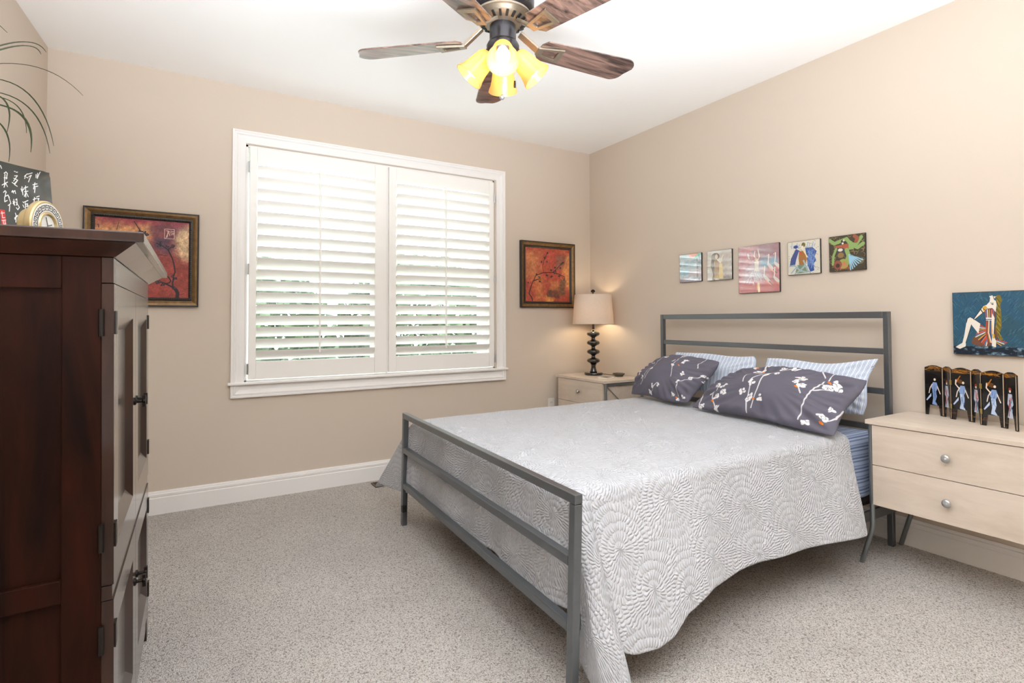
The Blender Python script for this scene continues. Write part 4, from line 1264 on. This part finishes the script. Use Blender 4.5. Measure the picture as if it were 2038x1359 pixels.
def pic_a():
    c = Canvas(512, 512, (138, 66, 60)); rg = random.Random(3)
    c.blend(c.fbm(5, 1) * .5, (160, 80, 66)); c.blend(np.clip(c.fbm(9, 2) - .45, 0, 1) * 1.4, (120, 44, 50))
    f = homog(((220, 195), (1345, 265), (1335, 1165), (220, 1172)))
    c.patch(-.1, -.1, 1.1, .10, (150, 60, 76), .7, .1, 3)
    c.patch(.02, .08, .60, .28, (222, 168, 110), .85, .12, 4)
    c.patch(.60, .02, 1.1, .40, (112, 74, 84), .75, .12, 5)
    c.patch(.86, .06, 1.1, .52, (224, 196, 150), .85, .10, 6)
    c.patch(.62, .22, .76, .40, (86, 62, 82), .85, .05, 7)
    c.patch(.5, .55, 1.1, 1.1, (158, 66, 54), .6, .2, 8)
    c.a *= (.80 + .4 * c.fbm(26, 71))[..., None]; c.a *= (.88 + .24 * c.noise(120, 72))[..., None]
    br = [(.030, [(1205,1165),(1210,1110),(1190,1070),(1160,1045)]), (.016, [(1160,1045),(1110,1020),(1065,1000)]), (.011, [(1065,1000),(1110,990),(1130,965),(1100,920),(1050,890)]),
          (.013, [(1155,1040),(1150,990),(1160,940)]), (.011, [(1160,940),(1160,900),(1180,860),(1165,760),(1145,690),(1120,640),(1095,590)]), (.009, [(1095,590),(1150,548)]), (.009, [(1095,590),(1050,560),(1020,540),(960,515)]),
          (.007, [(690,255),(740,330),(780,385),(840,408)]), (.008, [(1065,1000),(1030,1015)]), (.008, [(1090,1000),(1000,978),(960,980)]), (.004, [(505,265),(480,360)]), (.004, [(980,655),(1090,665)]), (.010, [(1160,930),(1195,945)])]
    blossoms(c, f, br, [(1090,545),(1150,545),(845,408),(808,384),(760,382),(1150,910),(1180,945),(1000,975),(965,982),(1035,1015),(985,545),(1020,510),(1180,1050)], rg)
    q = [(1055, 340), (1170, 345), (1168, 460), (1052, 455), (1055, 340)]
    c.line([f(*p) for p in q], .006, (226, 190, 172))
    for s in ([(1075,360),(1110,370),(1080,420),(1070,450)], [(1095,360),(1085,440)], [(1125,365),(1165,370)], [(1120,385),(1165,390)], [(1130,410),(1165,400)], [(1110,395),(1115,420)]): c.line([f(*p) for p in s], .007, (222, 190, 176))
    c.line([f(255, 290), f(265, 330)], .010, (90, 60, 70)); c.line([f(240, 300), f(280, 300)], .005, (90, 60, 70))
    c.line([f(1235, 1130), f(1280, 1120)], .005, (60, 40, 40))
    return c.image('blossom_print_left')
def pic_b():
    c = Canvas(512, 512, (172, 78, 60)); rg = random.Random(4)
    c.blend(c.fbm(5, 11) * .5, (182, 92, 66)); c.blend(np.clip(c.fbm(8, 12) - .5, 0, 1) * 1.2, (150, 50, 52))
    f = homog(((105, 100), (418, 130), (418, 497), (105, 497)))
    c.patch(-.05, .08, .22, .55, (204, 150, 92), .6, .12, 13); c.patch(.17, .10, .36, .45, (200, 132, 86), .5, .1, 14)
    c.patch(.20, .50, .42, 1.0, (206, 138, 76), .65, .12, 15); c.patch(.86, .08, 1.1, .75, (214, 160, 96), .7, .1, 16)
    c.patch(.45, .90, .66, 1.1, (222, 156, 76), .8, .06, 17); c.patch(.66, .12, .90, .36, (128, 88, 74), .8, .08, 18)
    c.patch(.52, .58, .76, .82, (184, 120, 74), .8, .05, 19); c.patch(.73, .58, .90, .88, (106, 84, 64), .85, .06, 20)
    c.patch(.48, .76, .72, .90, (98, 70, 56), .75, .03, 21); c.patch(.42, .0, .66, .3, (180, 82, 68), .6, .1, 22)
    for k in range(7): c.line([f(262 + k * 11, 403), f(262 + k * 11, 436)], .008, (90, 66, 56), .8)
    c.a *= (.82 + .36 * c.fbm(26, 73))[..., None]; c.a *= (.90 + .2 * c.noise(120, 74))[..., None]
    br = [(.014, [(155,492),(150,470),(130,440),(140,405),(152,370)]), (.012, [(152,370),(160,350),(200,335),(215,335)]), (.010, [(165,345),(180,310),(230,290),(300,288),(345,300),(385,320)]), (.008, [(235,290),(230,240),(240,200),(255,170),(265,140)]),
          (.008, [(300,288),(330,262),(355,235),(380,212)]), (.006, [(345,300),(375,330)]), (.006, [(255,295),(262,315)])]
    blossoms(c, f, br, [(125,365),(185,300),(205,322),(210,352),(225,215),(260,212),(260,310),(292,320),(290,272),(325,278),(375,215),(345,312),(380,338),(262,150),(310,290),(245,180),(320,250),(365,225),(355,255)], rg)
    return c.image('blossom_print_right')
wall_picture(-.549, 1.268, .583, image_mat('blossom_left', pic_a(), rough=.55), 'square framed picture of dark blossoms on red, partly hidden behind the armoire')
wall_picture(2.435, 1.286, .584, image_mat('blossom_right', pic_b(), rough=.55), 'square framed picture of a blossoming branch on orange red, above the lamp')

# ================================================================== art tiles on the right wall
def wall_tile(name, y_left, y_right, z0, z1, mat, label, cat='art tile', group='square art tiles above the headboard', th=.013, edge=None):
    t = thing(name, (RX - th / 2, (y_left + y_right) / 2, z0), label, cat, group=group)
    b = MB().box(RX - th, y_right, z0, RX - .0008, y_left, z1)
    part('board', b, edge or M['tile_edge'], t)
    x = RX - th - .0006
    b = MB().add([(x, y_left - .0015, z0 + .0015), (x, y_right + .0015, z0 + .0015), (x, y_right + .0015, z1 - .0015), (x, y_left - .0015, z1 - .0015),
                  (x + .0005, y_left - .0015, z0 + .0015), (x + .0005, y_right + .0015, z0 + .0015), (x + .0005, y_right + .0015, z1 - .0015), (x + .0005, y_left - .0015, z1 - .0015)],
                 [(0, 1, 2, 3), (7, 6, 5, 4), (0, 4, 5, 1), (1, 5, 6, 2), (2, 6, 7, 3), (3, 7, 4, 0)])
    part('artwork', b, mat, t, uv=[(0, 0), (1, 0), (1, 1), (0, 1)] * 2)
    return t
M['tile_edge'] = plain('black_tile_edge', rgb(30, 28, 32), rough=.35)
def t_img(name, c, rough=.12, coat=1.0): return image_mat(name, c.image(name + '_art'), rough=.4, coat=coat, coat_ior=3.0)
# a: misty teal
c = Canvas(200, 200, (150, 180, 190)); c.blend(c.fbm(4, 31) * .8, (206, 220, 226)); c.patch(-.1, .28, 1.1, .42, (70, 110, 128), .8, .1, 1); c.patch(-.1, .55, .5, .78, (84, 150, 176), .7, .1, 2)
c.patch(-.1, .82, 1.1, 1.1, (120, 100, 122), .95, .08, 3); c.poly([(.4, 0), (1, 0), (.95, .1), (.5, .14)], (232, 142, 112)); c.line([(.8, .12), (.83, .5), (.82, .9)], .07, (120, 110, 120)); c.line([(.75, .15), (.95, .02)], .10, (84, 196, 170)); c.patch(.4, .58, 1.1, .8, (190, 140, 150), .6, .1, 4)
ta = t_img('tile_misty', c)
# b: standing figure in brown and gold
c = Canvas(200, 200, (196, 192, 186)); c.patch(-.1, .1, 1.1, .28, (150, 138, 120), .7, .1, 5); c.patch(-.1, .40, 1.1, .55, (140, 128, 112), .6, .08, 6); c.patch(-.1, .66, 1.1, .76, (150, 140, 126), .6, .06, 7); c.patch(.5, .85, 1.1, 1.1, (90, 80, 70), .7, .08, 8)
c.ell(.34, .2, .17, .13, (60, 48, 42)); c.line([(.25, .2), (.2, .5), (.3, .8), (.25, 1)], .12, (92, 70, 50)); c.line([(.22, .4), (.3, .6), (.24, .75), (.36, .92)], .03, (40, 34, 36)); c.ell(.38, .2, .06, .08, (206, 176, 140)); c.poly([(.3, .3), (.45, .3), (.5, .5), (.46, .95), (.28, .95), (.3, .6)], (150, 108, 62))
c.poly([(.5, .45), (.62, .45), (.66, .96), (.5, .96)], (222, 196, 126)); c.line([(.42, .3), (.55, .42), (.66, .16)], .04, (226, 212, 188)); c.line([(.44, .34), (.60, .28)], .03, (226, 212, 188)); c.poly([(.36, .9), (.48, .72), (.48, .96)], (190, 158, 70))
tb = t_img('tile_figure_gold', c)
# c: cranes on red
c = Canvas(300, 300, (186, 96, 106)); c.blend(np.clip(c.fbm(14, 41) * 1.5 - .5, 0, 1) * .8, (120, 66, 84)); c.patch(.5, -.1, 1.1, .3, (118, 52, 76), .85, .12, 9); c.patch(-.1, .78, 1.1, 1.1, (190, 66, 72), .8, .1, 10); c.patch(.1, .4, .7, .75, (196, 198, 206), .7, .15, 11); c.patch(.5, .3, 1.0, .45, (60, 160, 196), .7, .06, 12); c.patch(.2, .1, .4, .16, (110, 190, 214), .7, .04, 13)
WH = (236, 230, 222)
for s in ([(.42,.12),(.40,.22),(.46,.30),(.44,.42)], [(.50,.10),(.53,.24),(.48,.34)], [(.24,.16),(.27,.26)]): c.line(s, .022, WH)
c.poly([(.40,.34),(.52,.34),(.50,.48),(.53,.56),(.38,.56),(.42,.48)], (228, 220, 208)); c.ell(.46, .31, .03, .04, (226, 206, 190)); c.line([(.42,.29),(.50,.29)], .02, (196, 150, 80))
for k in range(46):
    a = PI * (.12 + .76 * RNG.random()); r = .1 + .2 * RNG.random(); x0, y0 = .45 + .06 * RNG.normal(), .56 + .02 * RNG.normal()
    c.line([(x0, y0), (x0 + r * math.cos(a) * .9, y0 + r * math.sin(a))], .010, [(232, 230, 230), (190, 206, 220), (214, 180, 184), (150, 178, 200)][k % 4], .85)
for k in range(90):
    x, y = RNG.random(), RNG.random(); c.line([(x, y), (x + .03 + .05 * RNG.random(), y + .004)], .006, [(96, 50, 70), (150, 60, 76), (216, 170, 180), (70, 60, 84)][k % 4], .6)
c.line([(.50, .82), (.51, .98)], .05, (240, 214, 160)); c.line([(.46, .82), (.47, .95)], .02, (230, 150, 60))
for dx, dy in ((0, 0), (.16, -.02), (-.1, .24), (.14, .28)):
    c.line([(.72+dx,.24+dy),(.76+dx,.22+dy),(.75+dx,.32+dy),(.74+dx,.40+dy)], .02, WH); c.ell(.80+dx, .48+dy, .11, .035, (214, 206, 198), .75); c.line([(.78+dx,.52+dy),(.92+dx,.62+dy)], .025, (226, 120, 96)); c.line([(.86+dx,.54+dy),(.94+dx,.62+dy)], .018, (50, 44, 48)); c.ell(.735+dx, .235+dy, .012, .012, (200, 60, 50))
tcm = t_img('tile_cranes', c)
# d: blue winged figure
c = Canvas(220, 220, (214, 210, 194)); 
for k in range(60): 
    x, y = RNG.random(), RNG.random(); c.line([(x, y), (x + .04, y + .02)], .008, (120, 116, 112))
BLU = (48, 82, 150)
c.poly([(.55,.22),(.78,.22),(.90,.35),(.84,.5),(.88,.62),(.80,.72),(.82,.92),(.70,.95),(.62,.75),(.60,.5)], BLU); c.poly([(.26,.22),(.40,.30),(.34,.42),(.22,.75),(.05,.75),(.10,.5),(.18,.36)], (44, 66, 130))
for k in range(26):
    a = .3 + RNG.random() * .5; c.line([(.6 + RNG.random() * .25, .25 + RNG.random() * .6)] * 1 + [(.62 + RNG.random() * .25, .28 + RNG.random() * .6)], .012, (110, 150, 206))
for k in range(14): c.line([(.12 + k * .055, .2), (.14 + k * .055, .06 + .06 * (k % 3))], .014, (96, 140, 206))
c.ell(.26, .16, .07, .05, (36, 66, 140)); c.poly([(.36,.3),(.52,.3),(.60,.55),(.56,.72),(.36,.72),(.34,.5)], (158, 104, 44)); c.ell(.50, .12, .06, .07, (96, 92, 40)); c.ell(.47, .2, .04, .06, (230, 218, 196)); c.line([(.50, .3), (.62, .5)], .03, (238, 214, 160)); c.line([(.36, .32), (.28, .55), (.24, .72)], .03, (206, 206, 214)); c.line([(.38, .34), (.42, .38)], .05, (200, 74, 40))
c.poly([(.3,.72),(.56,.70),(.66,.96),(.22,.98)], (116, 138, 116))
for s in ([(.05,.74),(.2,.72),(.4,.9),(.6,.96)], [(.55,.74),(.4,.88),(.22,.98)], [(.1,.95),(.2,.85),(.3,.76)], [(.5,.6),(.62,.9),(.72,1)]): c.line(s, .045, (182, 204, 206)); c.line(s, .012, (90, 120, 130))
td = t_img('tile_blue_wings', c, coat=.3)
# e: green swirls
c = Canvas(220, 220, (58, 52, 36))
for k in range(90):
    x, y, a = RNG.random(), RNG.random(), RNG.random() * PI; c.line([(x, y), (x + .06 * math.cos(a), y + .06 * math.sin(a)), (x + .10 * math.cos(a + .8), y + .10 * math.sin(a + .8))], .010, (150, 134, 90))
GR = (136, 168, 98)
c.line([(.02,.1),(.15,.2),(.3,.16),(.5,.1),(.6,.25),(.75,.3),(.9,.1)], .10, GR); c.line([(.62,.28),(.8,.38),(.95,.28)], .10, GR); c.poly([(.55,.12),(.66,.2),(.7,.42),(.55,.42)], GR); c.ell(.40, .17, .06, .06, (50, 44, 44)); c.ell(.42, .14, .03, .03, (222, 214, 196)); c.ell(.39, .22, .03, .03, (222, 214, 196))
c.line([(.72,.05),(.80,.12),(.76,.2)], .1, (150, 82, 56)); c.poly([(.17,.27),(.54,.24),(.56,.42),(.42,.42),(.40,.33),(.18,.34)], (170, 86, 62)); c.poly([(.22,.36),(.42,.36),(.48,.5),(.40,.64),(.24,.64)], (54, 62, 70)); c.ell(.32, .40, .07, .045, (226, 214, 202)); c.ell(.33, .55, .09, .08, (140, 110, 60))
c.line([(.2,.36),(.12,.55),(.1,.8)], .07, GR); c.line([(.5,.42),(.55,.58),(.50,.8)], .12, GR); c.ell(.40, .80, .15, .14, (150, 160, 82)); c.ell(.24, .82, .12, .13, (140, 76, 60)); c.ell(.24, .84, .06, .06, (60, 44, 40))
for k in range(7): c.line([(.56, .56), (.60 + k * .055, 1.0 - k * .045)], .035, (148, 196, 222)); c.line([(.58, .58), (.66 + k * .05, .98 - k * .05)], .008, (66, 100, 130))
for k in range(8): c.line([(.42, .72), (.3 + k * .04, .96)], .012, (196, 120, 84))
te = t_img('tile_green_swirl', c, coat=.3)
wall_tile('art_tile', 2.868, 2.663, 1.458, 1.668, ta, 'misty teal and white square tile, the one closest to the window corner')
wall_tile('art_tile', 2.611, 2.404, 1.455, 1.666, tb, 'square tile of a standing figure in brown and gold, above the headboard')
wall_tile('art_tile', 2.352, 2.055, 1.352, 1.665, tcm, 'largest square tile, white cranes on a red ground')
wall_tile('art_tile', 1.999, 1.796, 1.450, 1.655, td, 'square tile of a blue winged figure on cream')
wall_tile('art_tile', 1.745, 1.547, 1.450, 1.655, te, 'square tile with green swirls and a blue fan, nearest the right nightstand')

# seated lady painting
def lady():
    c = Canvas(640, 476, (38, 80, 98)); c.blend(c.fbm(5, 51) * .8, (46, 90, 122)); c.blend(np.clip(c.fbm(4, 52) - .45, 0, 1), (60, 74, 66))
    for k in range(420):
        x, y = RNG.random(), RNG.random() * .95; a = (-1.0 if x > .47 else -.9 if (x * 9 + y * 5) % 2 < 1 else -2.1) + RNG.normal() * .15
        c.line([(x, y), (x + .045 * math.cos(a), y + .06 * math.sin(a))], .0030, (22, 48, 62) if k % 2 else (96, 134, 140), .75)
    def f(x, y): return ((x - 145) / 1286 * .545, (y - 128 + (x - 145) * .036) / (1075 + (x - 145) * .065))
    def P(col, *pts): c.poly([f(*p) for p in pts], col)
    SK = (224, 217, 204)
    def out(pts, w=.006): c.line([f(*p) for p in pts], w, (24, 30, 36))
    P((122, 106, 34), (1140,160),(1220,158),(1252,250),(1215,330),(1228,500),(1232,700),(1185,850),(1265,950),(1205,965),(1130,880),(1095,760),(1120,600),(1130,420),(1150,330),(1125,240))
    for k in range(16): y = 200 + k * 46; c.line([f(1130 + 20 * math.sin(k), y), f(1200 + 20 * math.cos(k * 2), y + 90)], .004, (178, 158, 66) if k % 2 else (60, 54, 24))
    P(SK, (620,590),(830,365),(905,335),(945,385),(850,465),(640,600))
    P(SK, (905,345),(985,275),(1000,205),(978,180),(1060,160),(1080,240),(1120,260),(1138,330),(1110,460),(1040,392),(940,405))
    P(SK, (1055,180),(1140,182),(1095,228)); out([(1060,165),(1085,225),(1130,190)], .004)
    stripes = [(196,66,48), (60,120,170), (226,214,190), (60,90,60), (216,150,60), (40,50,90), (200,110,80)]
    P((120, 60, 50), (880,420),(940,400),(1040,388),(1112,470),(1082,600),(892,580))
    for k in range(9): c.line([f(890 + k * 22, 415), f(905 + k * 18, 585)], .008, stripes[k % 7])
    P((235, 238, 240), (892,560),(1030,562),(1030,610),(900,612)); out([(895,590),(1030,592)], .008)
    P((110, 70, 50), (770,665),(890,740),(920,615),(1062,615),(1142,900),(1120,965),(1335,1010),(1300,1045),(1000,1040),(860,1110),(700,1060),(560,1020),(590,920),(722,850))
    for k in range(17): c.line([f(895 + k * 4, 745 + k * 6), f(730 - k * 8 + (k > 9) * (k - 9) * 40, 690 + k * 24)], .010, stripes[k % 7])
    for k in range(9): c.line([f(915 + k * 18, 615), f(885 + k * 22, 830), f(920 + k * 26, 1000)], .010, stripes[(k * 3) % 7])
    for k in range(6): c.line([f(1100, 950 + k * 12), f(1330 - k * 30, 1000 + k * 14)], .009, stripes[k])
    P(SK, (455,650),(480,580),(540,548),(605,575),(772,662),(722,845),(570,690),(480,900),(430,1010),(425,1072),(290,1118),(188,1085),(350,1010),(400,870))
    out([(455,650),(480,580),(540,548),(605,575),(772,662)]); out([(570,690),(480,900),(430,1010)]); out([(620,590),(830,365)]); out([(640,600),(850,465)])
    P((206, 160, 62), (825,380),(890,345),(935,385),(850,462)); c.line([f(840, 400), f(890, 430)], .006, (60, 44, 20)); c.line([f(790, 420), f(830, 470)], .010, (60, 44, 20))
    P(SK, (1035,480),(1092,575),(1064,850),(1104,960),(1100,1085),(1010,1110),(1010,960),(1032,850),(1020,600)); out([(1092,575),(1064,850),(1104,960)])
    P((206, 160, 62), (1030,850),(1070,850),(1080,930),(1030,930))
    for k in range(5): out([(1000 + k * 16, 290 + (k % 2) * 30), (1060, 330)], .003)
    X = c.X / c.w; Y = c.Y / c.h
    rock = np.clip((Y - (.865 + .03 * (c.noise(14, 60) - .5))) / .01, 0, 1) * np.where((X > .02), 1, 1)
    c.blend(rock, (18, 30, 44)); c.blend(rock * np.clip(c.fbm(26, 61) * 3.2 - 1.55, 0, 1), (150, 180, 196))
    P(SK, (188,1085),(300,1030),(430,1030),(425,1072),(290,1118))
    return image_mat('seated_lady', c.image('seated_lady_art'), rough=.4, coat=.15)
wall_tile('painting', 1.155, .755, 1.003, 1.302, lady(), 'teal painting of a seated lady in a striped dress, above the right nightstand', 'painting', None, th=.018, edge=plain('brown_panel_edge', rgb(70, 46, 36), rough=.5))

# ================================================================== folding screen on the right nightstand
def screen():
    pts = [(3.185, 1.272), (3.178, 1.192), (3.128, 1.140), (3.120, 1.060), (3.068, 1.006), (3.062, .926), (3.012, .868)]
    t = thing('folding_screen', (3.1, 1.07, NZ), 'small black lacquer folding screen with painted ladies on the right nightstand', 'folding screen')
    Hs = .248; z0 = NZ + .0005
    def panel_img(kind, i):
        c = Canvas(128, 384, (16, 14, 14)); rg = random.Random(i + 3)
        for k in range(26): c.line([(rg.random(), .02 + rg.random() * .09), (rg.random(), .02 + rg.random() * .09)], .02, (176, 122, 40) if k % 2 else (120, 74, 26))
        c.line([(0, .125), (1, .125)], .012, (60, 56, 54))
        B1, B2 = (126, 152, 196), (178, 196, 224); SKN = (222, 206, 190)
        if kind == 'wide':
            dx = .04 if i else .0
            if i: c.ell(.42, .26, .24, .12, (96, 58, 26), .4); c.line([(.22, .30), (.45, .16)], .05, (176, 110, 40))
            c.ell(.56 + dx, .265, .075, .09, (26, 18, 18)); c.ell(.56 + dx, .285, .06, .075, SKN)
            c.poly([(.46, .34), (.66, .34), (.74, .44), (.62, .52), (.44, .50), (.36, .44)], B1); c.line([(.42, .38), (.30, .46), (.24, .56)], .05, SKN)
            if i: c.line([(.40, .40), (.22, .32), (.24, .24)], .06, SKN)
            c.line([(.70, .42), (.84, .56)], .05, SKN)
            c.poly([(.42, .50), (.62, .50), (.66, .62), (.58, .72), (.70, .80), (.40, .78), (.46, .66)], B2 if i else B1); c.poly([(.36, .56), (.36, .62), (.12, .72), (.08, .70)], B2)
            for k in range(7): c.line([(.44 + rg.random() * .2, .36 + rg.random() * .4)] + [(.46 + rg.random() * .2, .38 + rg.random() * .4)], .016, (70, 98, 150))
        else:
            c.ell(.5, .30, .11, .09, (150, 58, 40)); c.ell(.5, .335, .08, .07, SKN)
            c.poly([(.36, .38), (.64, .38), (.74, .56), (.60, .62), (.72, .80), (.28, .80), (.42, .62), (.28, .56)], (190, 200, 216))
            for k in range(8): c.line([(.34 + rg.random() * .32, .4 + rg.random() * .38), (.36 + rg.random() * .32, .42 + rg.random() * .38)], .05, (176, 66, 52) if k % 2 else (96, 124, 170))
        for k in range(9): c.line([(rg.random(), .84 + rg.random() * .07), (rg.random(), .85 + rg.random() * .07)], .016, (150, 70, 30) if k % 2 else (110, 92, 60))
        return image_mat('screen_panel_%d' % i, c.image('screen_panel_art_%d' % i), rough=.25, coat=.5)
    for i in range(6):
        p, q = Vector((*pts[i], z0)), Vector((*pts[i + 1], z0)); d = (q - p).normalized(); nrm = Vector((d.y, -d.x, 0))
        if nrm.x > 0: nrm = -nrm
        L = (q - p).length; g = .0012; th = .0035
        out = [(g, 0), (L * .17, 0), (L * .25, .05), (L * .75, .05), (L * .83, 0), (L - g, 0), (L - g, Hs - .012)]
        for k in range(1, 8):
            a = k / 8; out.append((L - g - (L - 2 * g) * a, Hs - .012 + .012 * math.sin(PI * a)))
        out.append((g, Hs - .012))
        b = MB().prism(out, lambda x, z: p + d * x + nrm * th + Vector((0, 0, z)), lambda x, z: p + d * x - nrm * th + Vector((0, 0, z)))
        uv = [(x / L, max(.001, (z - .0) / Hs)) for x, z in out] * 2
        pn = part('panel', b, panel_img('wide' if i % 2 == 0 else 'narrow', i), t, uv=uv)
        part('edge_strip', MB().bar(p + d * (L - .0018) + Vector((0, 0, .004)) + nrm * .0038, p + d * (L - .0018) + Vector((0, 0, Hs - .014)) + nrm * .0038, .003, .0006, up=nrm), M['edge_tan'], pn)
        if i % 2 == 1 and i < 5:
            for z in (.062, .175):
                b = MB().bar(q + nrm * .0052 + Vector((0, 0, z - .011)), q + nrm * .0052 + Vector((0, 0, z + .011)), .014, .002, up=nrm)
                part('hinge', b, M['hinge_brass'], t)
M['edge_tan'] = plain('tan_panel_edge', rgb(196, 170, 140), rough=.5)
screen()

# ================================================================== outlet, floor vent
t = thing('wall_outlet', (2.759, BY - .003, .365), 'white electrical outlet low on the wall between window and nightstand', 'outlet')
part('cover_plate', MB().box(2.724, BY - .006, .365, 2.794, BY - .0005, .480), M['outlet'], t, bevel=.003)
for z in (.402, .443):
    s = part('socket', MB().box(2.743, BY - .0085, z - .014, 2.775, BY - .0062, z + .014), M['outlet'], t, bevel=.004)
    part('slot', MB().box(2.752, BY - .0092, z - .004, 2.754, BY - .0086, z + .006).box(2.763, BY - .0092, z - .004, 2.765, BY - .0086, z + .006), M['black_plastic'], s)
t = thing('floor_vent', (1.27, 3.82, 0), 'brown metal floor vent in the carpet below the window, behind the quilt corner', 'vent')
b = MB()
for (xa, ya, xb, yb) in ((1.12, 3.765, 1.42, 3.777), (1.12, 3.863, 1.42, 3.875), (1.12, 3.777, 1.134, 3.863), (1.406, 3.777, 1.42, 3.863)): b.box(xa, ya, .0, xb, yb, .010)
part('rim', b, M['vent'], t, bevel=.002)
part('backing', MB().box(1.134, 3.777, .0008, 1.406, 3.863, .002), M['black_plastic'], t)
for k in range(18):
    x = 1.142 + k * .015
    part('louver', MB().bar((x, 3.778, .006), (x, 3.862, .006), .004, .006), M['vent'], t)
